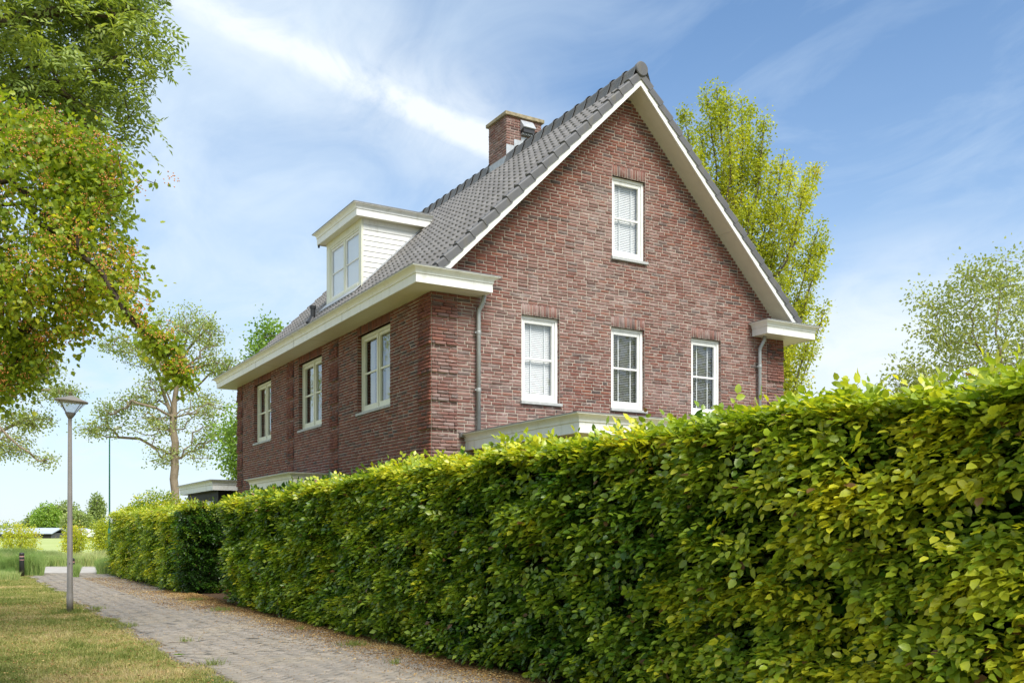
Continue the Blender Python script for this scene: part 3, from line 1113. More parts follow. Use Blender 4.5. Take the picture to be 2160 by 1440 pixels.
# --- roof
roof = MB()
roof.prism([(-0.2, RZ - MID - 0.2 - 0.075), (MID, RZ - 0.075), (HW + 0.2, RZ - (HW + 0.2 - MID) - 0.075), (HW + 0.2, RZ - (HW + 0.2 - MID) - 0.11), (MID, RZ - 0.11), (-0.2, RZ - MID - 0.2 - 0.11)], 1, -EG + 0.03, HL + EG)
roof = roof.build('roof', M['dark'], house)
TW, TP = 0.2135, 0.352
S2 = math.sqrt(0.5)


def tile_template():
    ns = 9
    xs = np.linspace(0, 1, ns)
    hs = 0.034 * np.exp(-((xs - 0.16) / 0.135) ** 2) + 0.006 * np.cos((xs - 0.16) * 2 * math.pi) * (xs > 0.3) + 0.010 * np.exp(-((xs - 1.0) / 0.1) ** 2)
    V = []
    for (y, lift, drop) in ((0, 0.030, -0.026), (0, 0.030, 0.0), (0.03, 0.030, 0.001), (0.41, 0.0, 0.0)):
        for x, h in zip(xs, hs):
            V.append((x * (TW + 0.012), y, h + lift + drop - 0.055))
    V = np.array(V)
    Q = [(r * ns + i, r * ns + i + 1, (r + 1) * ns + i + 1, (r + 1) * ns + i) for r in range(3) for i in range(ns - 1)]
    # side skirt at the rolled edge
    return V, np.array(Q)


TV, TQ = tile_template()


def slope_mats(side):
    if side < 0:
        return Matrix(((0, S2, -S2, 0), (-1, 0, 0, 0), (0, S2, S2, 0), (0, 0, 0, 1)))
    return Matrix(((0, -S2, S2, 0), (1, 0, 0, 0), (0, S2, S2, 0), (0, 0, 0, 1)))


tile_me = mk('roof_tile', TV, TQ, M['tile'], smooth=True)
tile_data = tile_me.data
bpy.data.objects.remove(tile_me)
cand = []
NR = 19
slope_len = (MID + 0.42) / S2
for side in (-1, 1):
    Mx = slope_mats(side)
    for r in range(NR):
        s_ = slope_len - 0.10 - (NR - r) * TP + 0.0
        t_ = s_ * S2                       # horizontal run from the eave edge
        a_e = -0.42 + t_ if side < 0 else 2 * MID + 0.42 - t_
        z_e = RZ - abs(a_e - MID)
        if t_ < 0.02: continue
        ncol = int((HL + 2 * EG - 0.16) / TW)
        for c in range(ncol):
            b_e = -EG + 0.13 + (c + (1 if side < 0 else 0)) * TW
            ac = a_e + (0.13 if side < 0 else -0.13)
            bc = b_e - TW / 2 if side < 0 else b_e + TW / 2
            if side < 0 and 1.26 < ac < 2.85 and 6.50 < bc < 8.90: continue
            if 4.16 < ac < 5.15 and 4.6 < bc < 5.45: continue
            cand.append((side, a_e, b_e + random.gauss(0, 0.002), z_e + random.gauss(0, 0.0015), random.gauss(0, 0.006)))
cand.sort(key=lambda q: (q[0] > 0, (q[1] + HX) ** 2 + (q[2] + HY) ** 2 + (q[3] - 1.6) ** 2))
mats = []
for (side, a_e, b_e, z_e, rr) in cand:
    mats.append(Matrix.Translation((a_e, b_e, z_e)) @ slope_mats(side) @ Matrix.Rotation(rr, 4, 'Z'))
for m_ in mats[:300]:
    o = bpy.data.objects.new('roof_tile', tile_data)
    o.parent = roof
    o.matrix_local = m_
    COL.objects.link(o)
arr = np.array([np.array(m_) for m_ in mats[300:]])
TVh = np.c_[TV, np.ones(len(TV))]
Vs = np.einsum('nij,kj->nki', arr, TVh)[:, :, :3]
V, F = pack(Vs, TQ)
tag(mk('roof_tiles', V, F, M['tile'], roof, {'rnd': np.repeat(RNG.random(len(arr)), len(TV))}, smooth=True), kind='stuff')
# verge tiles
for side in (-1, 1):
    for r in range(NR - 1 + 1):
        s_ = slope_len - 0.06 - (NR - r) * TP
        t_ = s_ * S2
        if t_ < 0.06: continue
        ys = max(0.0, (0.30 - t_) / S2)
        a_e = -0.42 + t_ if side < 0 else 2 * MID + 0.42 - t_
        z_e = RZ - abs(a_e - MID)
        prof = [(-EG - 0.018, -0.135), (-EG - 0.022, -0.02), (-EG - 0.012, 0.002), (-EG + 0.02, 0.012), (-EG + 0.13, 0.008), (-EG + 0.16, -0.03), (-EG + 0.01, -0.03), (-EG - 0.006, -0.135)]
        V = []
        for (y, lf, ex) in ((ys, 0.022, 0.012), (0.385, -0.010, 0.0)):
            for (b_, n_) in prof:
                bb = b_ - ex if b_ < -EG + 0.0 else b_
                V.append(((-bb if side < 0 else bb), y, n_ + lf))
        mb = MB()
        k = len(prof)
        mb.add(V, [(i, (i + 1) % k, k + (i + 1) % k, k + i) for i in range(k)], (), [tuple(range(k)), tuple(range(2 * k - 1, k - 1, -1))])
        o = mb.build('verge_tile', M['verge'], roof)
        o.matrix_local = Matrix.Translation((a_e, 0, z_e)) @ slope_mats(side)
# ridge tiles
n = int((HL + 2 * EG) / 0.42)
me_ = None
for i in range(n + 1):
    b0 = -EG - 0.03 + i * 0.42
    if 4.5 < b0 + 0.2 < 5.5: continue
    if me_ is None:
        mb = MB()
        V, k = [], 15
        for (y, r_) in ((0, 0.150), (0.05, 0.150), (0.055, 0.132), (0.44, 0.122)):
            for j in range(k):
                an = math.pi * (-0.02 + 1.04 * (j - 1) / (k - 3))
                if j in (0, k - 1):
                    V.append(((r_ + 0.075) * (1 if j == 0 else -1), y, -0.21))
                else:
                    V.append((r_ * math.cos(an), y, r_ * math.sin(an)))
        mb.add(V, [(q * k + j, (q + 1) * k + j, (q + 1) * k + j + 1, q * k + j + 1) for q in range(3) for j in range(k - 1)])
        o = mb.build('ridge_tile', M['tile'], roof, smooth=True)
        me_ = o.data
    else:
        o = bpy.data.objects.new('ridge_tile', me_)
        o.parent = roof
        COL.objects.link(o)
    o.location = (MID, b0, RZ - 0.02)
mb = MB()
mb.tube([(MID, -EG - 0.055, RZ - 0.005), (MID, -EG - 0.040, RZ - 0.005), (MID, -EG - 0.028, RZ - 0.005)], [0.128, 0.145, 0.145], 28)
mb.build('ridge_end_cap', M['verge'], roof)
# roof ventilation pipe
mb = MB()
mb.tube([(0.86, 8.9, 6.95), (0.86, 8.9, 7.43)], 0.065, 14)
mb.tube([(0.86, 8.9, 7.43), (0.86, 8.9, 7.50)], 0.085, 14)
mb.tube([(0.80, 8.9, 7.02), (0.86, 8.9, 7.20)], [0.14, 0.075], 14)
mb.build('vent_pipe', M['black_metal'], roof)

# --- chimney
ch = empty('chimney', (0, 0, 0), house)
CX0, CX1, CY0, CY1, CZ0, CZ1 = 4.20, 5.19, 4.585, 5.47, 10.0, 11.60
mbc = []
chm = box('chimney_core', CX0 + 0.007, CX1 - 0.007, CY0 + 0.007, CY1 - 0.007, CZ0, CZ1, M['mortar'], ch)


def chimney_bricks():
    rng = np.random.default_rng(77)
    # front face (out -Y) and left face (out -X), plus the two others
    faces = [((CX0, CY0, 0), (1, 0, 0), (0, -1, 0), CX1 - CX0), ((CX0, CY0, 0), (0, 1, 0), (-1, 0, 0), CY1 - CY0),
             ((CX1, CY0, 0), (0, 1, 0), (1, 0, 0), CY1 - CY0), ((CX0, CY1, 0), (1, 0, 0), (0, 1, 0), CX1 - CX0)]
    for fi, (o_, ud, od, ln) in enumerate(faces):
        rows, _ = lay(CZ1 - CH * 20, CZ1, lambda z: (0.0, ln), [], None, False, 100 + fi)
        R = np.array(rows)
        V = to3(brick_verts(R, rng), (o_, ud, od))
        for i in range(len(R)):
            if fi < 2 and R[i, 1] > 10.66:
                b = mk('brick', V[i], BQ, M['brick'], ch, {'rnd': np.full(12, rng.random())})
        rest_ = [i for i in range(len(R)) if not (fi < 2 and R[i, 1] > 10.66)]
        Vp, Fp = pack(V[rest_], BQ)
        tag(mk('bricks', Vp, Fp, M['brick'], ch, {'rnd': np.repeat(rng.random(len(rest_)), 12)}), kind='stuff')


chimney_bricks()
box('chimney_cap', CX0 - 0.055, CX1 + 0.055, CY0 - 0.055, CY1 + 0.055, CZ1, CZ1 + 0.085, M['concrete'], ch, bevel=0.008)
# wall cowl on the near face
mb = MB()
mb.prism([(CY0, 11.30), (CY0, 11.56), (CY0 - 0.02, 11.56), (CY0 - 0.17, 11.37), (CY0 - 0.17, 11.355)], 0, 4.58, 4.93)
mb.build('flue_cowl', M['lead'], ch)
mb = MB()
mb.box(4.60, 4.91, CY0 - 0.135, CY0 - 0.004, 11.24, 11.345)
mb.build('flue_outlet', M['black_metal'], ch)
mb = MB()
for i in range(7):
    mb.box(4.60 + i * 0.046, 4.622 + i * 0.046, CY0 - 0.10, CY0 - 0.008, 11.19, 11.238)
mb.box(4.60, 4.90, CY0 - 0.02, CY0 - 0.0075, 11.185, 11.19)
mb.build('flue_grille', M['zinc'], ch)
for (x0, x1, zt) in ((CX0 - 0.012, 4.40, 10.90), (4.402, 4.60, 11.06), (4.602, 4.86, 11.16)):
    box('lead_flashing', x0, x1, CY0 - 0.014, CY0 - 0.006, 10.45, zt, M['lead'], ch)
mb = MB()
mb.box(CX0 - 0.03, CX0 - 0.01, CY0, CY1 + 0.05, 10.40, 10.62)
mb.build('lead_apron', M['lead'], ch)

# --- dormer
DX, DY0, DY1, DZ0, DZ1 = 1.24, 6.455, 8.90, 7.50, 9.165
dm = MB()
dm.box(DX + 0.10, DX + 0.12, DY0 + 0.03, DY1 - 0.03, DZ0, DZ1)
dm.prism([(DX + 0.03, 7.3), (DX + 0.03, DZ1), (3.05, DZ1), (2.9, 9.0)], 1, DY1 - 0.02, DY1)
dm.box(DX + 0.1, 3.0, DY0 + 0.03, DY1 - 0.03, DZ1 - 0.02, DZ1)
dormer = dm.build('dormer', M['dark'], house)
# cheek boards with laps
nb = 14
bh = 0.128
for k in range(nb):
    zt = DZ1 - k * bh
    zb = zt - bh
    xr_t = zt - (RZ - MID) + 0.0
    xr_b = zb - (RZ - MID) + 0.0
    if xr_t < DX + 0.06: break
    xr_b = max(xr_b, DX + 0.055)
    mb = MB()
    y_t, y_b = DY0 + 0.012, DY0 - 0.006
    x0 = DX + 0.05
    V = [(x0, y_b, zb + 0.004), (xr_b, y_b, zb + 0.004), (xr_t, y_t, zt + 0.003), (x0, y_t, zt + 0.003),
         (x0, y_b + 0.018, zb + 0.004), (xr_b, y_b + 0.018, zb + 0.004), (xr_t, y_t + 0.018, zt + 0.003), (x0, y_t + 0.018, zt + 0.003)]
    mb.add(V, [(0, 1, 2, 3), (4, 7, 6, 5), (0, 4, 5, 1), (1, 5, 6, 2), (2, 6, 7, 3), (3, 7, 4, 0)])
    mb.build('cladding_board', M['paint'], dormer)
mb = MB()
mb.prism([(DX + 0.04, DZ0), (DX + 0.04, DZ1), (2.9, DZ1)], 1, DY0 + 0.022, DY0 + 0.03)
mb.build('cladding_backing', M['trim_edge'], dormer)
# corner posts, head and window frames
mb = MB()
mb.box(DX - 0.005, DX + 0.055, DY0 - 0.01, DY0 + 0.15, DZ0 + 0.02, DZ1)
mb.box(DX - 0.005, DX + 0.055, DY1 - 0.22, DY1 + 0.01, DZ0 - 0.05, DZ1)
mb.box(DX - 0.003, DX + 0.055, DY0 + 0.151, DY1 - 0.221, DZ1 - 0.17, DZ1)
mb.build('corner_post', M['cream'], dormer, bevel=0.004)
wy0, wy1 = DY0 + 0.152, DY1 - 0.222
wdt = wy1 - wy0
wz0, wz1 = 7.56, DZ1 - 0.172


def dormer_window():
    mb = MB()
    h = wz1 - wz0
    fw = 0.05
    X0, X1 = DX + 0.01, DX + 0.07
    mb.box(X0, X1, wy0, wy0 + fw, wz0, wz1).box(X0, X1, wy1 - fw, wy1, wz0, wz1)
    mb.box(X0, X1, wy0 + fw, wy1 - fw, wz1 - fw, wz1).box(X0 - 0.03, X1, wy0 + fw, wy1 - fw, wz0, wz0 + 0.08)
    mid_ = (wy0 + wy1) / 2
    mb.box(X0, X1, mid_ - 0.045, mid_ + 0.045, wz0 + 0.08, wz1 - fw)
    mb.build('window_frame', M['cream'], dormer, bevel=0.004)
    for (c0, c1) in ((wy0 + fw, mid_ - 0.045), (mid_ + 0.045, wy1 - fw)):
        s = MB()
        sw = 0.055
        Xa, Xb = DX + 0.03, DX + 0.065
        z0, z1 = wz0 + 0.081, wz1 - fw - 0.001
        s.box(Xa, Xb, c0, c0 + sw, z0, z1).box(Xa, Xb, c1 - sw, c1, z0, z1).box(Xa, Xb, c0 + sw, c1 - sw, z1 - sw, z1).box(Xa, Xb, c0 + sw, c1 - sw, z0, z0 + 0.07)
        zm = (z0 + z1) / 2
        s.box(Xa + 0.005, Xb, c0 + sw, c1 - sw, zm - 0.014, zm + 0.014)
        s.build('sash', M['paint'], dormer, bevel=0.003)
        for (p0, p1) in ((z0 + 0.07, zm - 0.014), (zm + 0.014, z1 - sw)):
            mk('pane', [(DX + 0.05, c1 - sw + 0.003, p0), (DX + 0.05, c0 + sw - 0.003, p0), (DX + 0.05, c0 + sw - 0.003, p1), (DX + 0.05, c1 - sw + 0.003, p1)], np.array([[0, 1, 2, 3]]), M['glass'], dormer)
    box('curtain', DX + 0.082, DX + 0.09, wy0 + 0.03, wy1 - 0.03, wz0 + 0.03, wz1 - 0.03, M['blind'], dormer)


dormer_window()
FOV = 0.20
dpath = [(3.03, DY0 - FOV), (DX - FOV, DY0 - FOV), (DX - FOV, DY1 + FOV), (3.03, DY1 + FOV)]
d1 = MB().sweep(dpath[::-1], cornice_prof(DZ1 - 0.01, 9.445, 0.10)).build('dormer_cornice', M['paint'], dormer)
pr_ = 0.10
MB().sweep(dpath[::-1], [(pr_ + 0.01, 9.437), (pr_ + 0.01, 9.455), (-0.02, 9.457), (-0.02, 9.44)]).build('roof_edge_trim', M['trim_edge'], dormer)
MB().box(DX - FOV + 0.02, 3.1, DY0 - FOV + 0.02, DY1 + FOV - 0.02, 9.40, 9.43).build('flat_roof', M['trim_edge'], dormer)
MB().box(DX - FOV + 0.02, DX + 0.06, DY0 - FOV + 0.02, DY1 + FOV - 0.02, DZ1, DZ1 + 0.008).box(DX + 0.061, 2.95, DY0 - FOV + 0.02, DY0 + 0.03, DZ1, DZ1 + 0.008).build('dormer_soffit', M['eave_soffit'], dormer)
# lead soakers along the cheek
for k in range(9):
    x = DX + 0.02 + k * 0.19
    MB().prism([(x, x + RZ - MID - 0.01), (x + 0.185, x + 0.185 + RZ - MID - 0.01), (x + 0.185, x + 0.185 + RZ - MID + 0.05), (x, x + RZ - MID + 0.035)], 1, DY0 - 0.020, DY0 - 0.012).build('lead_flashing', M['lead'], dormer)
MB().prism([(DX - 0.20, DX - 0.20 + RZ - MID + 0.015), (DX + 0.0, DX + RZ - MID + 0.015), (DX + 0.0, DX + RZ - MID + 0.035), (DX - 0.2, DX - 0.20 + RZ - MID + 0.03)], 1, DY0 - 0.02, DY1 + 0.03).build('lead_apron', M['lead'], dormer)
box('hook', DX - FOV + 0.02, DX - FOV + 0.06, DY1 + FOV - 0.05, DY1 + FOV, DZ1 - 0.07, DZ1, M['black_metal'], dormer)


# open vertical joints for wall ventilation under the windows
for (xj, zj) in ((2.02, 3.86), (2.62, 3.86), (4.15, 3.86), (6.2, 3.86), (4.2, 6.86), (1.3, 6.6), (6.9, 6.6)):
    box('open_joint', xj, xj + 0.012, -0.010, -0.0077, zj, zj + 0.05, M['black_metal'], gwall)

# --- downpipes
def downpipe(a_, ztop, zbot):
    mb = MB()
    mb.tube([(a_ + 0.07, -0.16, ztop), (a_ + 0.065, -0.15, ztop - 0.10), (a_, -0.085, ztop - 0.28), (a_, -0.08, ztop - 0.36), (a_, -0.08, zbot)], 0.04, 16)
    d = mb.build('downpipe', M['zinc'], house, smooth=True)
    for z_ in (5.19, 4.16):
        c = MB()
        c.tube([(a_, -0.08, z_ - 0.035), (a_, -0.08, z_ - 0.015), (a_, -0.08, z_ + 0.015), (a_, -0.08, z_ + 0.035)], [0.045, 0.049, 0.049, 0.045], 16)
        c.box(a_ - 0.075, a_ - 0.05, -0.09, -0.03, z_ - 0.012, z_ + 0.012)
        c.box(a_ - 0.012, a_ + 0.012, -0.042, 0.0, z_ - 0.01, z_ + 0.01)
        c.build('pipe_clamp', M['zinc'], d)


downpipe(0.905, ZS + 0.01, 3.36)
downpipe(7.845, ZS + 0.01, 2.2)

# --- flat roofed extension towards the camera and its posts
ext_path = [(0.68, 0.0), (0.68, -3.60), (8.4, -3.60), (8.4, 0.0)]
ex = cornice('extension_cornice', ext_path, 3.07, 3.36, M['paint'], house)
MB().box(0.70, 8.38, -3.58, -0.012, 3.30, 3.33).build('extension_roof', M['trim_edge'], ex)
MB().box(0.70, 8.38, -3.58, -0.012, 3.075, 3.09).build('extension_soffit', M['eave_soffit'], ex)
for (x, y) in ((0.98, -3.25), (4.6, -3.25), (8.1, -3.25), (0.98, -0.4)):
    box('extension_post', x - 0.075, x + 0.075, y - 0.075, y + 0.075, 0.0, 3.074, M['cream'], ex)
MB().box(1.2, 8.2, -3.0, -2.96, 0, 3.07).box(1.2, 1.24, -2.95, -0.02, 0, 3.07).build('extension_wall', M['brick_side'], ex)
box('flashing_strip', 0.55, 0.68, -0.07, -0.008, 3.30, 3.375, M['trim_edge'], ex)
# --- bay on the side wall
bay_path = [(0.0, 8.62), (-1.0 + 0.11, 8.62 - 0.1), (-1.0 + 0.11, 5.02 + 0.11), (0.0, 5.02 + 0.11)]
bay_path = [(0.0, 8.50), (-0.89, 8.50), (-0.89, 5.13), (0.0, 5.13)]
by = cornice('bay_cornice', bay_path, 2.62, 2.905, M['cream'], house)
MB().box(-0.87, -0.01, 5.15, 8.48, 2.86, 2.885).build('bay_roof', M['trim_edge'], by)
MB().box(-0.70, -0.01, 5.3, 8.3, 0.0, 2.62).build('bay_wall', M['brick_side'], by)
box('flashing_strip', -0.09, -0.01, 4.97, 5.02, 2.80, 2.93, M['trim_edge'], by)

# ------------------------------------------------------------------ leaves
T7V = np.array([(0, 0, 0), (0.5, 0, 0.0), (1.0, 0, -0.08), (0.26, -0.46, 0.10), (0.68, -0.40, 0.06), (0.26, 0.46, 0.10), (0.68, 0.40, 0.06)])
T7F = np.array([(0, 1, 3), (3, 1, 4), (4, 1, 2), (0, 5, 1), (5, 6, 1), (6, 2, 1)])
T4V = np.array([(0, 0, 0), (0.45, -0.46, 0.09), (1, 0, -0.06), (0.45, 0.46, 0.09)])
T4F = np.array([(0, 1, 2), (0, 2, 3)])
# lobed hawthorn / maple-like leaf
_lob = [(0.0, 0.0), (0.18, 0.40), (0.42, 0.30), (0.52, 0.55), (0.70, 0.28), (1.0, 0.12)]
TLV = np.array([(0.45, 0, -0.04)] + [(x, y, abs(y) * 0.18) for x, y in _lob] + [(x, -y, abs(y) * 0.18) for x, y in _lob[::-1][0:-1]])
TLF = np.array([(0, i, i + 1) for i in range(1, len(TLV) - 1)] + [(0, len(TLV) - 1, 1)])
TEMPL = {'7': (T7V, T7F), '4': (T4V, T4F), 'L': (TLV, TLF)}


def leaf_mesh(C, ax, nm, L, Wd, templ):
    TVv, TFf = TEMPL[templ]
    ax = nrm(ax)
    s = nrm(np.cross(nm, ax))
    n_ = np.cross(ax, s)
    L = np.broadcast_to(L, (len(C),))
    Wd = np.broadcast_to(Wd, (len(C),))
    V = C[:, None, :] + ax[:, None, :] * (TVv[None, :, 0:1] * L[:, None, None]) + s[:, None, :] * (TVv[None, :, 1:2] * Wd[:, None, None]) + n_[:, None, :] * (TVv[None, :, 2:3] * L[:, None, None])
    F = (TFf[None] + (np.arange(len(C)) * len(TVv))[:, None, None]).reshape(-1, 3)
    return V.reshape(-1, 3), F, len(TVv)


def leaves(name, C, ax, nm, L, Wd, tint, mat, parent, templ='4', singles=0, rng=RNG):
    """one joined mesh of leaves; optionally the nearest ones in view as single leaf objects"""
    L = np.broadcast_to(L, (len(C),)).astype(float)
    Wd = np.broadcast_to(Wd, (len(C),)).astype(float)
    rnd = rng.random(len(C))
    keep = np.ones(len(C), bool)
    if singles:
        W3 = C
        x = W3[:, 0] * CS - W3[:, 1] * SN
        y = W3[:, 0] * SN + W3[:, 1] * CS
        u = 1080 + FPX * x / np.maximum(y, 0.1)
        v = V0 - FPX * (W3[:, 2] - 1.6) / np.maximum(y, 0.1)
        vis = (y > 0.5) & (u > 20) & (u < 2140) & (v > 20) & (v < 1420)
        score = np.where(vis, singles[1](C), 1e9)
        idx = np.argsort(score)[:singles[0]]
        data = {}
        for i in idx:
            tb = int(min(4, max(0, tint[i] * 5)))
            key = tb
            if key not in data:
                Vv, Ff, k_ = leaf_mesh(np.zeros((1, 3)), np.array([[1.0, 0, 0]]), np.array([[0, 0, 1.0]]), 1.0, 0.62, templ)
                o = mk('leaf', Vv, Ff, mat, attrs={'tint': np.full(k_, (tb + 0.5) / 5), 'rnd': np.full(k_, 0.5)})
                data[key] = o.data
                bpy.data.objects.remove(o)
            a = Vector(ax[i]).normalized()
            s = Vector(nm[i]).cross(a).normalized()
            n_ = a.cross(s)
            R = Matrix((a, s, n_)).transposed().to_4x4()
            o = bpy.data.objects.new('leaf', data[key])
            o.parent = parent
            wl = parent.matrix_basis.inverted()
            o.matrix_local = wl @ Matrix.Translation(Vector(C[i])) @ R @ Matrix.Diagonal((L[i], Wd[i] / 0.62, L[i], 1))
            COL.objects.link(o)
        keep[idx] = False
    C, ax, nm, L, Wd, tint, rnd = C[keep], ax[keep], nm[keep], L[keep], Wd[keep], np.asarray(tint)[keep], rnd[keep]
    V, F, k_ = leaf_mesh(C, ax, nm, L, Wd, templ)
    if parent is not None:
        V = V - np.array(parent.location)
    return tag(mk(name, V, F, mat, parent, {'tint': np.repeat(tint, k_), 'rnd': np.repeat(rnd, k_)}), kind='stuff')


def sprigs(B, D, N, nl, spacing, spread=0.9, rng=RNG, jitter=0.35):
    """alternate leaves along short shoots. B base, D direction, N plane normal, each (n,3)"""
    n = len(B)
    D = nrm(D)
    S = nrm(np.cross(N, D))
    N2 = np.cross(D, S)
    Cs, As, Ns, K = [], [], [], []
    for i in range(nl):
        side = 1 if i % 2 else -1
        t_ = (i + 0.3) * spacing
        c = B + D * t_ + N2 * (-0.25 * spacing * i * i / nl)
        a = D * math.cos(spread) + S * (side * math.sin(spread))
        if i == nl - 1: a = D
        a = a + rng.normal(0, jitter * 0.5, (n, 3))
        m_ = N2 + rng.normal(0, jitter, (n, 3))
        Cs.append(c); As.append(a); Ns.append(m_); K.append(np.full(n, i / nl))
    return np.concatenate(Cs), nrm(np.concatenate(As)), nrm(np.concatenate(Ns)), np.concatenate(K)


# ------------------------------------------------------------------ hedges
def hedge(name, label, x0, x1, y0, y1, H, dens, leafL, near_templ, cols=None, seed=1, singles=0, tintf=None, far_scale=0.0, foot=0.10, htop=None):
    rng = np.random.default_rng(seed)
    root = empty(name, ((x0 + x1) / 2, y0, 0))
    tag(root, label, 'hedge')
    ox = np.array(root.location)
    # stems
    mb = MB()
    y = y0 + 0.3
    while y < y1 - 0.1:
        xc = (x0 + x1) / 2 + rng.normal(0, 0.05)
        st = MB()
        pts = [(xc - ox[0], y - ox[1], 0)]
        for k in range(1, 6):
            pts.append((xc - ox[0] + rng.normal(0, 0.05), y - ox[1] + rng.normal(0, 0.05), H * 0.17 * k))
        st.tube(pts, [0.035, 0.03, 0.026, 0.02, 0.015, 0.008], 6)
        for k in range(16):
            z_ = rng.uniform(0.15, H - 0.3)
            a_ = rng.uniform(0, 6.28)
            l_ = rng.uniform(0.25, 0.42)
            st.tube([(pts[0][0], pts[0][1], z_), (pts[0][0] + math.cos(a_) * l_ * 0.5, pts[0][1] + math.sin(a_) * l_ * 0.5, z_ + 0.08), (pts[0][0] + math.cos(a_) * l_, pts[0][1] + math.sin(a_) * l_, z_ + 0.22)], [0.008, 0.006, 0.003], 4, cap=False)
        st.build('stem', M['bark_dark'], root)
        y += rng.uniform(0.28, 0.42)

    def bulge(p, z):
        P3 = np.stack([p * 0 + seed, p, z], -1)
        b = 0.22 * (vnoise(P3, 1.1) - 0.5) + 0.20 * (vnoise(P3 + 7, 3.4) - 0.5) + 0.08 * (vnoise(P3 + 3, 8.0) - 0.5)
        if cols:
            b = b + cols[1] * (np.abs(np.sin(p * math.pi / cols[0] + 0.4 * np.sin(p))) - 0.6)
        b = b - 0.12 * np.clip((0.35 - z) / 0.35, 0, 1)
        b = b - 0.08 * np.clip((z - (H - 0.18)) / 0.18, 0, 1) ** 2
        return b

    Bs, Ds, Ns, Ts, Ls = [], [], [], [], []

    def add(B, D, N, tint, ls):
        Bs.append(B); Ds.append(D); Ns.append(N); Ts.append(tint); Ls.append(ls)

    def hoff(p):
        return htop(p) if htop is not None else 0.0 * p

    def face(n, which):
        # which: 'front','back','near','far'
        z = foot + (H - foot) * rng.random(n) ** 0.93
        dep = rng.exponential(0.085, n)
        dep = np.minimum(dep, 0.40)
        if which in ('front', 'back'):
            p = rng.uniform(y0, y1, n)
            o = -1.0 if which == 'front' else 1.0
            z = z * (1 + hoff(p) / H)
            b = bulge(p, z)
            x = (x0 - b + dep) if o < 0 else (x1 + b * 0.6 - dep)
            B = np.stack([x, p, z], -1)
            out = np.array([o, 0, 0])
        else:
            q = rng.uniform(x0, x1, n)
            o = -1.0 if which == 'near' else 1.0
            b = bulge(q * 1.3 + 3, z)
            yv = (y0 - b + dep) if o < 0 else (y1 + b - dep)
            B = np.stack([q, yv, z], -1)
            out = np.array([0, o, 0])
            p = yv
        out = np.repeat(out[None], n, 0)
        # shoots run outwards, sideways and mostly hang a little
        D = out * rng.uniform(0.4, 1.0, (n, 1)) + rng.normal(0, 0.6, (n, 3)) * np.array([1, 1, 0.35]) + np.array([0, 0, -0.30])
        # blades lie like shingles, turned outwards and to the sky
        N = out * rng.uniform(0.2, 0.75, (n, 1)) + np.array([0, 0, 1.0]) + rng.normal(0, 0.26, (n, 3))
        tn = vnoise(np.stack([p * 0, p, z * 1.4], -1) + seed, 1.6)
        t2 = vnoise(B, 4.0)
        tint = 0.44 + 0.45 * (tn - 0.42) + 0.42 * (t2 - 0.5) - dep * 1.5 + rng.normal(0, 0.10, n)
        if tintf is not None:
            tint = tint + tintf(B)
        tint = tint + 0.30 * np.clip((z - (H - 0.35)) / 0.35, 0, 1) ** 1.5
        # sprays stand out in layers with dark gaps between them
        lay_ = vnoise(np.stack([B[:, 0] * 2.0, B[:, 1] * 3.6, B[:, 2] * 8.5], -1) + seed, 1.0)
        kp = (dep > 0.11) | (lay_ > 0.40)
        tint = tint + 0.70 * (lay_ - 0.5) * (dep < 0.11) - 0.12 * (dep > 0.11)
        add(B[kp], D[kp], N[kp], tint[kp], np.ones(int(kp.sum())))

    Ly, Lx = y1 - y0, x1 - x0
    face(int(Ly * (H - foot) * dens), 'front')
    # leaves kept inside, in the shade
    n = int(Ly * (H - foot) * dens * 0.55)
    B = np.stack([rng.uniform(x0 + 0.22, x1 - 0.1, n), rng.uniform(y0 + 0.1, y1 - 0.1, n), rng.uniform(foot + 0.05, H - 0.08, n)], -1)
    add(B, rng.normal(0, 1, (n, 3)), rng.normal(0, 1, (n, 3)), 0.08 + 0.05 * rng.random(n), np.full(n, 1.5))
    face(int(Ly * (H - foot) * dens * 0.35), 'back')
    face(int(Lx * (H - foot) * dens * 1.3), 'near')
    face(int(Lx * (H - foot) * dens * 0.8), 'far')
    # top, with loose young shoots
    n = int(Lx * Ly * dens * 1.15)
    q, p = rng.uniform(x0 - 0.08, x1 + 0.05, n), rng.uniform(y0, y1, n)
    hz_ = 0.14 * (vnoise(np.stack([q, p, q * 0], -1), 1.1) - 0.5) + 0.10 * (vnoise(np.stack([q, p, q * 0], -1), 3.7) - 0.5)
    z = H + hoff(p) + hz_ - rng.exponential(0.06, n)
    B = np.stack([q, p, z], -1)
    D = rng.normal(0, 1, (n, 3)) * np.array([1, 1, 0.25]) + np.array([-0.35, 0, 0.22])
    N = np.array([-0.15, -0.1, 1.0]) + rng.normal(0, 0.35, (n, 3))
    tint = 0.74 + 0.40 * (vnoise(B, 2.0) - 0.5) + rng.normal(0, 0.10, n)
    add(B, D, N, tint, np.ones(n))
    n = int(Ly * 4)
    q, p = rng.uniform(x0 - 0.05, x1, n), rng.uniform(y0, y1, n)
    B = np.stack([q, p, H + hoff(p) - 0.02 + 0.05 * rng.random(n)], -1)
    D = rng.normal(0, 0.45, (n, 3)) + np.array([0, 0, 1.0])
    N = rng.normal(0, 1, (n, 3)) + np.array([-0.4, -0.3, 0.3])
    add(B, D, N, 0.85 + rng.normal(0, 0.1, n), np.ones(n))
    # protruding shoots on the face
    n = int(Ly * (H) * dens * 0.05)
    p, z = rng.uniform(y0, y1, n), rng.uniform(0.15, H, n)
    B = np.stack([x0 - bulge(p, z) - 0.03, p, z], -1)
    D = np.array([-0.7, 0, -0.5]) + rng.normal(0, 0.5, (n, 3))
    N = np.array([-0.8, 0, 0.6]) + rng.normal(0, 0.3, (n, 3))
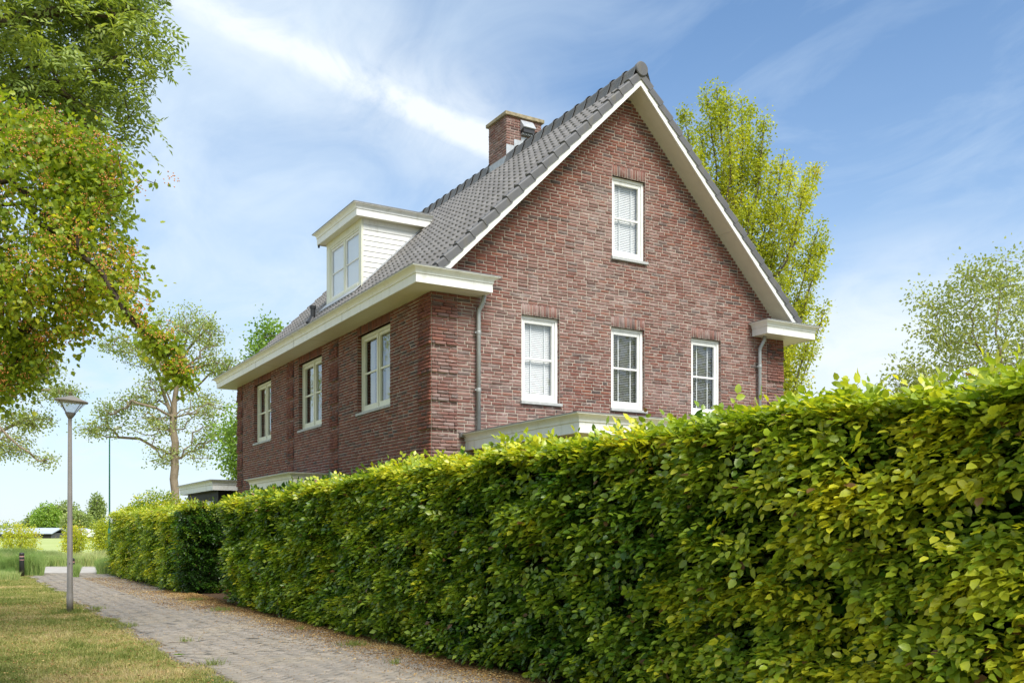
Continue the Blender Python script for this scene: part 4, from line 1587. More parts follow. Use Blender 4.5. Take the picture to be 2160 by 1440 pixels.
    add(B, D, N, 0.48 + rng.normal(0, 0.12, n) + (tintf(B) if tintf is not None else 0), np.ones(n) * 1.1)

    B, D, N, T_, Lm = map(np.concatenate, (Bs, Ds, Ns, Ts, Ls))
    C, A, Nn, K = sprigs(B, D, N, 6, leafL * 0.52, 0.85, rng, 0.28)
    T_ = np.tile(T_, 6) + 0.10 * K + rng.normal(0, 0.04, len(K))
    Lm = np.tile(Lm, 6)
    ok = (C[:, 2] > 0.02)
    C, A, Nn, T_, Lm = C[ok], A[ok], Nn[ok], T_[ok], Lm[ok]
    dist = np.hypot(C[:, 0], C[:, 1])
    L = leafL * Lm * rng.uniform(0.65, 1.15, len(C)) * (1 + far_scale * np.clip((dist - 9) / 14, 0, 1))
    T_ = np.clip(T_, 0, 1)
    if near_templ:
        nr = dist < 11.0
        sc_f = lambda C_: np.hypot(C_[:, 0], C_[:, 1]) + 3.0 * np.clip(C_[:, 0] - x0, 0, 1)
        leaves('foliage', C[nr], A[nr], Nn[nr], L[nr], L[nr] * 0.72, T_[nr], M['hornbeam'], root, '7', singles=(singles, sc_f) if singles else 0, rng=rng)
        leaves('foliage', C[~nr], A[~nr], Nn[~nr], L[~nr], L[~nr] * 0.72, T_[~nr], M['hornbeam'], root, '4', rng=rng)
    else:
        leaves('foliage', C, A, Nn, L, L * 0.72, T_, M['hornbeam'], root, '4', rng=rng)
    return root


def tint_main(B):
    # the stretch nearest the camera has the palest leaf tint
    return 0.36 * np.clip((8.0 - B[:, 1]) / 4.0, 0, 1) + 0.0


hedge('beech_hedge', 'long clipped beech hedge beside the brick path in front of the house', 5.40, 6.30, 1.2, 21.6, 2.48, 640, 0.076, True, seed=3, singles=300, tintf=tint_main, far_scale=0.30,
      htop=lambda p: -0.20 * np.clip((p - 12.5) / 4.5, 0, 1) + 0.03 * np.clip((7.5 - p) / 4.0, 0, 1))
hedge('beech_hedge', 'farther shorter hedge with upright ribs, between the path opening and the road', 5.25, 6.22, 25.5, 38.0, 2.22, 330, 0.085, False, cols=(1.9, 0.30), seed=8, tintf=lambda B: np.where(B[:, 1] < 25.95, -0.40, 0.17), far_scale=0.0,  # near end tinted dark, the rest yellower; shade and sun painted into the leaves
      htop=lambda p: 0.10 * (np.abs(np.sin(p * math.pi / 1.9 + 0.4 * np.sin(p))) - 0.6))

# ------------------------------------------------------------------ trees
def grow(targets, seeds, rng, step=0.45, wob=0.08, R0=0.2, rmin=0.006, up=0.12, expo=0.5, lenpen=0.12):
    P, par, plen = [], [], []
    for s_ in seeds:
        s_ = np.asarray(s_, float)
        if not P:
            P.append(s_[0]); par.append(-1); plen.append(0.0)
            prev = 0
        else:
            prev = int(np.argmin(np.linalg.norm(np.array(P) - s_[0], axis=1)))
        for q in s_[1:]:
            d = np.linalg.norm(q - P[prev])
            k = max(1, int(d / step))
            a = P[prev]
            for i in range(1, k + 1):
                P.append(a + (q - a) * i / k + (rng.normal(0, wob * 0.25, 3) if i < k else 0)); par.append(prev); plen.append(plen[prev] + d / k)
                prev = len(P) - 1
    n0 = len(P)
    A = np.zeros((n0 + len(targets) * 12, 3))
    PL = np.zeros(len(A))
    A[:n0] = P
    PL[:n0] = plen
    par = list(par)
    n = n0
    base_ = A[:n0].copy()
    dd = np.array([np.min(np.linalg.norm(base_ - t_, axis=1)) for t_ in targets])
    tips = []
    for ti in np.argsort(dd):
        t_ = targets[ti]
        d = np.linalg.norm(A[:n] - t_, axis=1)
        # prefer joints lying below or inside
        cost = d + lenpen * PL[:n] + 0.25 * np.clip(A[:n, 2] - t_[2], 0, None)
        j = int(np.argmin(cost))
        k = int(min(10, max(1, round(d[j] / step))))
        a = A[j].copy()
        prev = j
        mid_ = (a + t_) / 2 + np.array([0, 0, up * d[j]]) + rng.normal(0, wob, 3) * d[j]
        for i in range(1, k + 1):
            f_ = i / k
            q = (1 - f_) ** 2 * a + 2 * f_ * (1 - f_) * mid_ + f_ * f_ * t_
            if n >= len(A): break
            A[n] = q
            PL[n] = PL[prev] + d[j] / k
            par.append(prev)
            prev = n
            n += 1
        tips.append(prev)
    cnt = np.zeros(n)
    for t_ in tips: cnt[t_] += 1
    for i in range(n - 1, 0, -1):
        cnt[par[i]] += cnt[i]
    r = np.maximum(rmin, R0 * (np.maximum(cnt, 0.4) / max(cnt[0], 1)) ** expo)
    return A[:n], np.array(par), r


def branch_mesh(name, P, par, r, mat, parent, flare=1.0):
    idx = np.arange(1, len(P))
    P0, P1 = P[par[idx]], P[idx]
    r1 = r[idx]
    r0 = np.minimum(r[par[idx]], r1 * 1.25)
    parts_V, parts_F = [], []
    off = 0
    for sides, msk in ((10, r1 > 0.06), (5, (r1 <= 0.06) & (r1 > 0.015)), (3, r1 <= 0.015)):
        if not msk.any(): continue
        a, b, ra, rb = P0[msk], P1[msk], r0[msk], r1[msk]
        d = nrm(b - a)
        ref = np.where(np.abs(d[:, 2:3]) > 0.8, np.array([[1.0, 0, 0]]), np.array([[0, 0, 1.0]]))
        s = nrm(np.cross(d, ref))
        t_ = np.cross(d, s)
        an = np.arange(sides) * 2 * math.pi / sides
        ring = s[:, None, :] * np.cos(an)[None, :, None] + t_[:, None, :] * np.sin(an)[None, :, None]
        V = np.concatenate([a[:, None] + ring * ra[:, None, None], (b + d * rb[:, None] * 0.2)[:, None] + ring * rb[:, None, None]], 1)
        k = np.arange(sides)
        Q = np.stack([k, (k + 1) % sides, sides + (k + 1) % sides, sides + k], -1)
        F = (Q[None] + (np.arange(len(a)) * 2 * sides)[:, None, None]).reshape(-1, 4) + off
        parts_V.append(V.reshape(-1, 3))
        parts_F.append(F)
        off += len(a) * 2 * sides
    V = np.concatenate(parts_V) - np.array(parent.location)
    return mk(name, V, np.concatenate(parts_F), mat, parent, smooth=True)


def cluster(T, k, rad, rng, droop=0.25, outc=None, upn=0.7):
    n = len(T)
    C = np.repeat(T, k, 0)
    off = rng.normal(0, 1, (n * k, 3)) * rad
    C = C + off
    A = nrm(off) + rng.normal(0, 0.5, (n * k, 3)) + np.array([0, 0, -droop])
    N = rng.normal(0, 0.6, (n * k, 3)) + np.array([0, 0, upn])
    return C, nrm(A), nrm(N)


def ell_points(n, ells, rng, shell=0.55):
    """points in a union of ellipsoids (cx,cy,cz,rx,ry,rz,weight), denser towards the outside"""
    wts = np.array([e[6] for e in ells], float)
    which = rng.choice(len(ells), n, p=wts / wts.sum())
    d = nrm(rng.normal(0, 1, (n, 3)))
    rr = rng.random(n) ** (1 / 3 * shell)
    E_ = np.array([e[:6] for e in ells])[which]
    return E_[:, :3] + d * rr[:, None] * E_[:, 3:6]


def tree(name, label, base_xy, seeds, targets, mat, bark, k, rad, L, wr=0.62, seed=1, R0=0.2, templ='4', step=0.45, cat='tree', group=None, wob=0.08, up=0.12,
         tintfn=None, singles=0, droop=0.25, upn=0.7, extra=None, expo=0.5, rmin=0.006, sparse=None):
    rng = np.random.default_rng(seed)
    root = empty(name, (base_xy[0], base_xy[1], 0))
    tag(root, label, cat, group)
    P, par, r = grow(targets, seeds, rng, step, wob, R0, up=up, expo=expo, rmin=rmin)
    branch_mesh('trunk', P, par, r, bark, root)
    C, A, N = cluster(targets, k, rad, rng, droop, upn=upn)
    # clumps thin out where the noise says so
    keep = vnoise(C, 0.55 / max(rad, 0.15)) > rng.random(len(C)) * 0.75
    if sparse is not None:
        sp = np.repeat(np.arange(len(targets)) >= sparse, k)
        base_c = np.repeat(targets, k, 0)
        C = np.where(sp[:, None], base_c + (C - base_c) * 0.42, C)
        keep &= (~sp) | (rng.random(len(C)) < 0.17)
    C, A, N = C[keep], A[keep], N[keep]
    tint = 0.45 + 0.5 * (vnoise(C, 0.9) - 0.5) + rng.normal(0, 0.14, len(C))
    if tintfn is not None:
        tint = tint + tintfn(C)
    Ls = L * rng.uniform(0.7, 1.2, len(C))
    leaves('crown', C, A, N, Ls, Ls * wr, np.clip(tint, 0, 1), mat, root, templ, singles=singles, rng=rng)
    if extra: extra(root, targets, rng)
    return root


def cpt(x, y, z):
    s_ = site(x, y)
    return np.array([s_[0], s_[1], z])


def img(u, v, y):
    """the point at depth y (camera-aligned) seen at (u,v): used to read positions off the photograph"""
    return cpt((u - 1080) / FPX * y, y, 1.6 + (V0 - v) / FPX * y)


def poly_points(n, poly, y0, thick, rng, ymin=None):
    """points inside a crown whose outline in the camera-aligned vertical plane at depth y0 is poly (u,v), rounded in depth"""
    P2 = np.array([((u - 1080) / FPX * y0, 1.6 + (V0 - v) / FPX * y0) for u, v in poly])
    lo, hi = P2.min(0), P2.max(0)
    out = []
    x1, z1 = P2[:, 0], P2[:, 1]
    x2, z2 = np.roll(x1, -1), np.roll(z1, -1)
    while len(out) < n:
        q = rng.uniform(lo, hi, (4000, 2))
        c = ((z1[None] > q[:, 1:2]) != (z2[None] > q[:, 1:2])) & (q[:, 0:1] < (x2 - x1)[None] * (q[:, 1:2] - z1[None]) / (z2 - z1 + 1e-12)[None] + x1[None])
        ins = c.sum(1) % 2 == 1
        q = q[ins]
        # distance to outline
        e = np.stack([x2 - x1, z2 - z1], -1)
        t_ = np.clip(((q[:, None, :] - np.stack([x1, z1], -1)[None]) * e[None]).sum(-1) / (e ** 2).sum(-1)[None], 0, 1)
        dm_ = np.linalg.norm(q[:, None] - (np.stack([x1, z1], -1)[None] + t_[..., None] * e[None]), axis=-1).min(1)
        th_ = thick * np.clip(dm_ / (thick * 0.6), 0.12, 1.0)
        dy = rng.uniform(-1, 1, len(q)) * th_
        for (a, b), d_ in zip(q, dy):
            out.append((a, y0 + d_, b))
    out = np.array(out[:n])
    X = out[:, 0] * CS + out[:, 1] * SN
    Y = -out[:, 0] * SN + out[:, 1] * CS
    return np.stack([X, Y, out[:, 2]], -1)


# hawthorn in the near left
rh = np.random.default_rng(21)
hpoly = [(-700, 200), (-300, 150), (-60, 230), (60, 236), (130, 262), (190, 290), (228, 330), (240, 372), (252, 410), (228, 450), (258, 520), (272, 570), (300, 640), (290, 662), (240, 650), (190, 676), (190, 716),
         (140, 715), (92, 738), (80, 780), (10, 840), (-60, 890), (-300, 930), (-700, 800)]
HY0 = 7.4
ht = poly_points(1500, hpoly, HY0, 1.0, rh)
tw1 = np.array([img(240, 330, 7.2), img(280, 372, 7.2), img(330, 374, 7.2)])
limb = [img(205, 560, 7.0), img(235, 610, 7.0), img(262, 655, 7.0), img(296, 690, 7.0), img(330, 726, 7.05), img(352, 756, 7.1), img(372, 790, 7.1), img(392, 806, 7.1)]
limb_t = np.array([img(u, v, 7.05) + rh.normal(0, 0.015, 3) for u, v in ((262, 640), (272, 668), (290, 672), (300, 690), (322, 702), (338, 712), (350, 724), (362, 738), (376, 748), (386, 764), (380, 790), (398, 806), (404, 800), (352, 760), (366, 776), (322, 716), (310, 680), (392, 786), (360, 722), (372, 728))])
_lp = np.array(limb)
_sg = rh.integers(0, len(_lp) - 1, 70)
_f = rh.random((70, 1))
limb_t = np.concatenate([limb_t, _lp[_sg] * (1 - _f) + _lp[_sg + 1] * _f + rh.normal(0, 0.035, (70, 3)) + np.array([0, 0, 0.01])])
twig_t = np.array([img(u, v, 7.2) + rh.normal(0, 0.02, 3) for u, v in ((246, 330), (258, 346), (270, 352), (284, 356), (296, 362), (312, 372), (326, 376), (322, 388), (262, 396), (272, 404), (252, 400), (240, 418), (300, 376), (288, 366))])
nht = len(ht)
ht = np.concatenate([ht, limb_t, limb_t + rh.normal(0, 0.02, limb_t.shape), twig_t])
hb = cpt(-6.1, 7.8, 0)
seeds = [[hb, hb + np.array([0.1, 0.1, 1.2]), img(-520, 700, 7.7), img(-330, 520, 7.6), img(-160, 420, 7.5), img(20, 380, 7.4), img(100, 420, 7.4)],
         [img(-330, 520, 7.6), img(-180, 330, 7.5), img(0, 280, 7.4), img(120, 300, 7.4)],
         [img(20, 380, 7.4), img(80, 470, 7.3), img(160, 500, 7.1)] + limb,
         [img(-520, 700, 7.7), img(-250, 700, 7.6), img(-60, 680, 7.4), img(60, 700, 7.3)],
         [img(-160, 420, 7.5), img(60, 430, 7.3), img(205, 560, 7.0)]]


def berries(root, targets, rng):
    t_ = targets[rng.random(len(targets)) < np.where(np.arange(len(targets)) < nht, 0.75, 0.12)]
    k = 20
    C = np.repeat(t_, k, 0) + rng.normal(0, 1, (len(t_) * k, 3)) * np.array([0.035, 0.035, 0.03]) + np.repeat(rng.normal(0, 0.03, (len(t_), 3)) + np.array([0.03, -0.07, 0.03]), k, 0)
    r_ = 0.0062
    O = np.array([(1, 0, 0), (-1, 0, 0), (0, 1, 0), (0, -1, 0), (0, 0, 1), (0, 0, -1)], float) * r_
    F = np.array([(0, 2, 4), (2, 1, 4), (1, 3, 4), (3, 0, 4), (2, 0, 5), (1, 2, 5), (3, 1, 5), (0, 3, 5)])
    V, Ff = pack(C[:, None, :] + O[None], F)
    tag(mk('berries', V - np.array(root.location), Ff, M['berry'], root), kind='stuff')


tree('hawthorn_tree', 'hawthorn with lobed leaves and rusty berry clusters, its bough hanging in from the left edge', hb[:2], seeds, ht, M['hawthorn'], M['bark_dark'], 60, 0.088, 0.040, 0.95, seed=22, R0=0.085, templ='L', step=0.14,
     wob=0.10, up=0.05, singles=(300, lambda C: np.hypot(C[:, 0], C[:, 1])), extra=berries, sparse=nht, upn=0.45, rmin=0.0030, expo=0.60, droop=0.4)

# ash behind it
ra = np.random.default_rng(31)
apoly = [(-900, -500), (200, -500), (420, -250), (330, -90), (268, -10), (300, 20), (330, 48), (348, 72), (338, 100), (344, 128), (330, 160), (290, 160), (292, 200), (300, 255), (284, 300), (262, 290), (232, 240), (205, 262), (180, 265), (244, 400), (236, 480),
         (170, 440), (60, 330), (-300, 400), (-900, 300)]
AY = 11.5
at_ = poly_points(1500, apoly, AY, 2.2, ra)
ab = cpt(-10.0, 12.5, 0)
aseeds = [[ab, ab + np.array([0, 0, 3.0]), img(-500, 350, 12.3), img(-350, 150, 12), img(-200, -100, 12), img(-100, -300, 12)],
          [img(-350, 150, 12), img(-100, 200, 11.6), img(60, 165, 11.5), img(150, 175, 11.4), img(250, 120, 11.3)],
          [img(-100, 200, 11.6), img(120, 190, 11.4), img(220, 245, 11.3)],
          [img(-350, 150, 12), img(-50, 60, 11.6), img(140, 20, 11.5), img(250, 40, 11.4)]]


def ash_leaves():
    root = empty('ash_tree', (ab[0], ab[1], 0))
    tag(root, 'tall ash with feathery light green leaves in the top left corner, behind the hawthorn', 'tree')
    P, par, r = grow(at_, aseeds, ra, 0.35, 0.10, 0.20, up=0.02, rmin=0.005)
    branch_mesh('trunk', P, par, r, M['bark'], root)
    T_ = np.repeat(at_, 12, 0)
    n = len(T_)
    B = T_ + ra.normal(0, 0.13, (n, 3))
    D = ra.normal(0, 0.8, (n, 3)) * np.array([1, 1, 0.5]) + np.array([0.15, 0, -0.35])
    N = ra.normal(0, 0.4, (n, 3)) + np.array([0, -0.2, 0.8])
    C, A, Nn, K = sprigs(B, D, N, 9, 0.026, 1.05, ra, 0.22)
    Ls = 0.085 * (0.75 + 0.5 * ra.random(len(C)))
    tint = 0.48 + 0.6 * (vnoise(C, 1.1) - 0.5) + ra.normal(0, 0.10, len(C))
    leaves('crown', C, A, Nn, Ls, Ls * 0.40, np.clip(tint, 0, 1), M['ash'], root, '4', rng=ra)


ash_leaves()


# plane trees by the road
def plane_tree(label, u0, y, boughs, crown, seed, R0=0.18, n=760, k=22):
    rng = np.random.default_rng(seed)
    b = img(u0, V0 + 1.6 * FPX / y, y)
    T_ = []
    for (u, v, ru, rv, wt_) in crown:
        c = img(u, v, y)
        m_ = int(n * wt_)
        rx, rz = ru / FPX * y, rv / FPX * y
        d = nrm(rng.normal(0, 1, (m_, 3))) * (rng.random(m_) ** 0.45)[:, None]
        loc = d * np.array([rx, (rx + rz) * 0.5, rz])
        X = loc[:, 0] * CS + loc[:, 1] * SN
        Y = -loc[:, 0] * SN + loc[:, 1] * CS
        T_.append(c + np.stack([X, Y, loc[:, 2]], -1))
    T_ = np.concatenate(T_)
    seeds_ = []
    for bo in boughs:
        seeds_.append([img(u, v, y + dy) for (u, v, dy) in bo])
    seeds_[0][0] = b
    return tree('plane_tree', label, b[:2], seeds_, T_, M['plane'], M['bark_plane'], int(k * 1.3), 0.17, 0.105, 0.9, seed=seed, R0=R0, templ='4', step=0.5, group=None, wob=0.12, up=0.05, expo=0.42, rmin=0.010, upn=0.3)


plane_tree('tall open plane tree with bare brown trunk standing beside the black shed', 370, 44,
           [[(370, 1180, 0), (370, 1060, 0), (368, 960, 0), (366, 880, 0), (372, 820, 0), (382, 760, 0), (396, 700, 0)],
            [(366, 880, 0), (345, 830, 0.5), (335, 790, 0.6), (320, 760, 0.4), (290, 740, 0.5), (260, 715, 0)],
            [(366, 870, 0), (350, 800, -1), (330, 745, -1), (312, 700, -1)],
            [(372, 860, 0), (410, 820, 0.5), (440, 790, 1), (480, 775, 1)],
            [(370, 890, 0), (405, 870, -1), (440, 850, -1), (495, 860, -1)],
            [(368, 950, 0), (330, 945, 1), (295, 925, 1), (250, 922, 1), (205, 915, 1), (170, 912, 1)],
            [(368, 885, 0), (330, 860, -1), (290, 850, -1), (235, 870, -1)],
            [(382, 760, 0), (410, 720, 0.5), (440, 690, 0.5)], [(382, 780, 0), (430, 740, -0.5), (465, 720, -0.5)]],
           [(390, 690, 70, 42, 0.13), (440, 700, 34, 40, 0.06), (310, 745, 62, 36, 0.10), (250, 725, 46, 22, 0.06), (370, 760, 60, 34, 0.10), (450, 760, 40, 30, 0.06), (480, 778, 42, 26, 0.05), (290, 850, 60, 24, 0.08),
            (230, 868, 30, 20, 0.05), (210, 905, 50, 16, 0.06), (330, 900, 70, 26, 0.08), (430, 860, 50, 34, 0.08), (450, 920, 46, 30, 0.05), (350, 960, 46, 26, 0.04), (420, 950, 40, 30, 0.04), (345, 812, 60, 22, 0.05)], 51)
plane_tree('plane tree with spreading boughs reaching in behind the grey lamp post', -70, 42,
           [[(-70, 1180, 0), (-70, 1000, 0), (-60, 900, 0), (-40, 850, 0), (-30, 760, 0), (-40, 640, 0)],
            [(-50, 880, 0), (20, 840, 0), (50, 815, 0), (85, 800, 0), (120, 770, 0)], [(50, 815, 0), (90, 822, 0), (150, 828, 0)],
            [(-60, 940, 0), (10, 905, 0.5), (60, 880, 0.5), (110, 885, 0.5)], [(-60, 900, 0), (0, 900, -1), (40, 940, -1), (85, 965, -1)],
            [(-40, 850, 0), (-120, 760, 1), (-180, 720, 1)], [(-60, 900, 0), (-150, 880, -1), (-220, 860, -1)]],
           [(80, 770, 50, 34, 0.16), (130, 830, 46, 16, 0.10), (60, 885, 60, 22, 0.14), (20, 940, 50, 26, 0.10), (95, 970, 30, 10, 0.03), (20, 800, 60, 40, 0.12), (0, 720, 80, 50, 0.10), (-60, 620, 100, 60, 0.12), (-160, 760, 90, 60, 0.13), (-180, 880, 90, 50, 0.10)], 52, n=620)

plane_tree('plane tree mirrored in the side windows, out of view to the left', -260, 30,
           [[(-260, 1220, 0), (-260, 1000, 0), (-255, 850, 0), (-250, 700, 0), (-250, 560, 0)], [(-255, 850, 0), (-330, 760, 0), (-380, 640, 0)], [(-255, 820, 0), (-190, 740, 0)]],
           [(-260, 600, 130, 110, 0.35), (-340, 720, 110, 90, 0.25), (-230, 760, 90, 80, 0.2), (-300, 480, 110, 70, 0.2)], 53, n=420, k=26)

# lime tree behind the far corner of the house
rl = np.random.default_rng(61)
lc = img(560, 850, 36)
l1_, l2_ = img(575, 770, 36), img(532, 935, 36)
LT = ell_points(330, [(l1_[0], l1_[1], l1_[2], 0.75, 0.8, 1.5, 0.8), (l2_[0], l2_[1], l2_[2], 1.10, 1.0, 1.5, 1.1)], rl)
lb_ = np.array([lc[0], lc[1], 0])
tree('lime_tree', 'bright green round tree showing behind the far corner of the house', lb_[:2], [[lb_, lb_ + [0, 0, 2], lb_ + [0.1, 0, 5], lb_ + [0, 0.1, 8]]], LT, M['lime'], M['bark'], 60, 0.26, 0.12, 0.8, seed=62, R0=0.16, upn=0.3)

# tall fastigiate tree right behind the house
rp = np.random.default_rng(71)
PY = 34
pc = img(1560, 700, PY)
tb = np.array([pc[0], pc[1], 0])
spires = [(1440, 230, 26), (1475, 262, 22), (1490, 195, 30), (1512, 178, 26), (1532, 200, 26), (1565, 205, 30), (1580, 222, 26), (1612, 244, 30), (1630, 330, 24), (1655, 305, 26), (1672, 350, 26), (1700, 380, 26), (1722, 348, 20), (1728, 470, 24), (1738, 505, 20), (1720, 560, 26),
          (1740, 645, 22), (1712, 690, 26), (1600, 300, 40), (1540, 300, 44), (1470, 330, 34), (1640, 450, 44), (1680, 520, 40), (1580, 420, 50), (1620, 560, 50), (1690, 640, 36), (1660, 720, 40), (1670, 780, 36), (1520, 400, 50), (1440, 320, 26)]
PT, pseeds = [], [[tb, tb + [0, 0, 2.0], tb + [0, 0, 5.0], tb + [0, 0.2, 8.0]]]
for (u, v, wd_) in spires:
    dy = rp.uniform(-1.3, 1.3)
    top = img(u, v, PY + dy)
    bot = img(1565 + (u - 1565) * 0.35, min(v + 330, 980), PY + dy * 0.5)
    pseeds.append([bot, bot * 0.45 + top * 0.55 + np.array([0, 0, -0.3]), top - [0, 0, 0.15]])
    n_ = 60
    f_ = rp.random(n_) ** 0.8
    base_line = bot + (top - bot) * f_[:, None]
    w_ = wd_ / FPX * PY * (0.12 + 0.62 * (1 - f_))
    PT.append(base_line + rp.normal(0, 0.42, (n_, 3)) * w_[:, None] * np.array([1.3, 1.3, 0.9]))
PT = np.concatenate(PT)
tree('poplar_tree', 'tall yellow-green tree with upright spire-like branches rising behind the right roof slope', tb[:2], pseeds, PT, M['poplar'], M['bark'], 46, 0.145, 0.095, 0.85, seed=72, R0=0.22, wob=0.04, up=-0.06, step=0.5, upn=0.2,
     tintfn=lambda C: 0.1 * (vnoise(C, 2.2) - 0.4), rmin=0.008)

# pale tree at the right edge
rq = np.random.default_rng(81)
QY = 25
qpoly = [(1875, 790), (1880, 770), (1950, 760), (1985, 735), (1925, 715), (1925, 690), (1970, 680), (1925, 640), (1950, 600), (2000, 595), (2060, 560), (2110, 545), (2160, 560), (2330, 540), (2450, 700), (2400, 900), (2100, 960), (1900, 900)]
qt = poly_points(620, qpoly, QY, 1.8, rq)
qb = img(2150, V0 + 1.6 * FPX / QY, QY)
tree('birch_tree', 'pale olive leafy tree above the hedge at the right edge', qb[:2], [[qb, img(2150, 1000, QY), img(2130, 850, QY), img(2100, 700, QY), img(2110, 600, QY)], [img(2130, 850, QY), img(2050, 700, QY)], [img(2150, 900, QY), img(2190, 740, QY), img(2200, 640, QY)]],
     qt, M['pale'], M['bark_plane'], 60, 0.19, 0.10, 0.75, seed=82, R0=0.10, upn=0.2, step=0.4)

# a garden tree out of frame to the right that the gable windows mirror
rr_ = np.random.default_rng(91)
for (gx, gy, hh, sd) in ((22.5, 3.0, 9.0, 92), (17.5, 6.5, 6.6, 93)):
    g0 = np.array([gx, gy, 0.0])
    GT = ell_points(300, [(gx, gy, hh * 0.6, 2.4, 2.4, hh * 0.38, 1), (gx + 0.5, gy - 0.4, hh * 0.42, 2.8, 2.8, hh * 0.25, 0.8)], rr_)
    tree('garden_tree', 'dark green garden tree mirrored in the gable windows' if sd == 92 else 'lower bushy garden tree mirrored in the gable windows', g0[:2], [[g0, g0 + [0, 0, 2], g0 + [0.1, 0, hh * 0.8]]], GT, M['lime'], M['bark'], 60, 0.35, 0.17, 0.8, seed=sd, R0=0.18, upn=0.3,
         tintfn=lambda C: -0.3 + 0 * C[:, 0])

# ------------------------------------------------------------------ shrubs
def shrub(label, c, rx, ry, h, n, L, mat, seed, z0=0.2, name='shrub', group=None, k=18, rad=0.12, tb=0.15):
    rng = np.random.default_rng(seed)
    b = np.array([c[0], c[1], 0.0])
    T_ = ell_points(n, [(c[0], c[1], z0 + (h - z0) * 0.5, rx, ry, (h - z0) * 0.5, 1)], rng, 0.8)
    return tree(name, label, b[:2], [[b, b + [0, 0, h * 0.4]]], T_, mat, M['bark'], k, rad, L, 0.6, seed=seed, R0=0.04, step=0.25, cat='shrub', group=group, upn=0.4, tintfn=lambda C: tb + 0 * C[:, 0])


c = img(338, 1100, 33.5)
shrub('rounded yellow-green bush rising behind the farther hedge next to the plane trunk', c, 1.05, 0.9, 2.95, 190, 0.10, M['hornbeam'], 101, z0=1.0, k=70, tb=0.30)
for (u, y, w_, h, lb, sd) in ((42, 56, 1.15, 2.15, 'widest roadside bush behind the black bollard', 102), (158, 58, 0.62, 2.0, 'upright roadside bush partly behind the grey lamp post', 103), (218, 57, 0.60, 2.3, 'roadside bush just behind the green lamp post', 104),
                              (-60, 56, 1.2, 2.3, 'roadside bush at the left picture edge', 105)):
    c = img(u, 1130, y)
    shrub(lb, c, w_, w_ * 0.8, h, 130, 0.13, M['poplar'], sd, z0=0.2, k=34, rad=0.16)

# ------------------------------------------------------------------ grasses
def blades(name, P, H, Wd, lean, tint, mat, parent=None, rng=RNG, kind='stuff'):
    n = len(P)
    a = rng.uniform(0, 2 * math.pi, n)
    w_ = np.stack([np.cos(a), np.sin(a), np.zeros(n)], -1) * (np.broadcast_to(Wd, (n,)) / 2)[:, None]
    ln = rng.normal(0, 1, (n, 3)) * np.array([1, 1, 0]) * (np.broadcast_to(lean, (n,)) * H)[:, None]
    up = np.array([0, 0, 1.0]) * H[:, None]
    V = np.stack([P - w_, P + w_, P + up * 0.55 + ln * 0.35 + w_ * 0.7, P + up * 0.55 + ln * 0.35 - w_ * 0.7, P + up + ln], 1)
    Vp = V.reshape(-1, 3)
    i = (np.arange(n) * 5)[:, None]
    Q = np.concatenate([i, i + 1, i + 2, i + 3], 1)
    T_ = np.concatenate([i + 3, i + 2, i + 4], 1)
    o = mk(name, Vp, [Q, T_], mat, parent, {'tint': np.repeat(np.clip(tint, 0, 1), 5), 'rnd': np.repeat(rng.random(n), 5)})
    o['kind'] = kind
    return o


rg = np.random.default_rng(7)


def frame_pts(n, y0, y1, u0, u1, power=1.0):
    """ground points inside the camera's view wedge, in site frame"""
    t_ = rg.random(n) ** power
    y = y0 + (y1 - y0) * t_
    u = rg.uniform(u0, u1, n)
    x = (u - 1080) / FPX * y
    return x * CS + y * SN, -x * SN + y * CS, y


X, Y, yy = frame_pts(330000, 9.2, 36, -160, 620, 1.25)
edge = PX0 - 0.06 + 0.30 * (vnoise(np.stack([X * 0, Y, Y * 0], -1), 1.3) - 0.2) + 0.10 * (vnoise(np.stack([X * 0, Y, Y * 0], -1), 6.0) - 0.5)
ok = X < edge + rg.exponential(0.02, len(X))
X, Y, yy = X[ok], Y[ok], yy[ok]
P = np.stack([X, Y, np.zeros(len(X))], -1)
n1, n2 = vnoise(P, 0.8), vnoise(P, 3.3)
dry = 0.42 + 0.7 * (n1 - 0.42) + 0.6 * (n2 - 0.5) + 0.55 * (vnoise(P, 11.0) - 0.5)
keep = rg.random(len(X)) > np.clip((dry - 0.45) * 1.3, 0, 0.65)
P, dry, yy = P[keep], dry[keep], yy[keep]
H = rg.uniform(0.018, 0.048, len(P)) * (1 + 0.5 * (vnoise(P, 2.0) > 0.62))
blades('lawn_grass', P, H, 0.0045 * (1 + yy / 14), 0.5, dry + rg.normal(0, 0.16, len(P)), M['grassb'], rng=rg)
# tufts: lamp foot, path edge, hedge foot
tuft = []
for (x, y, r_, n_) in ((2.04, 20.66, 0.18, 700), (2.62, 21.2, 0.10, 160), (4.85, 12.6, 0.10, 260), (4.75, 19.6, 0.13, 300), (4.9, 15.1, 0.05, 80), (2.7, 11.6, 0.06, 120), (4.9, 22.8, 0.12, 250), (4.6, 10.6, 0.04, 60), (2.95, 14.3, 0.05, 70), (2.62, 17.0, 0.06, 90)):
    tuft.append(np.stack([rg.normal(x, r_, n_), rg.normal(y, r_, n_), np.zeros(n_)], -1))
tuft = np.concatenate(tuft)
blades('grass_tufts', tuft, rg.uniform(0.03, 0.13, len(tuft)), 0.008, 0.45, 0.12 + rg.normal(0, 0.12, len(tuft)), M['grassb'], rng=rg)


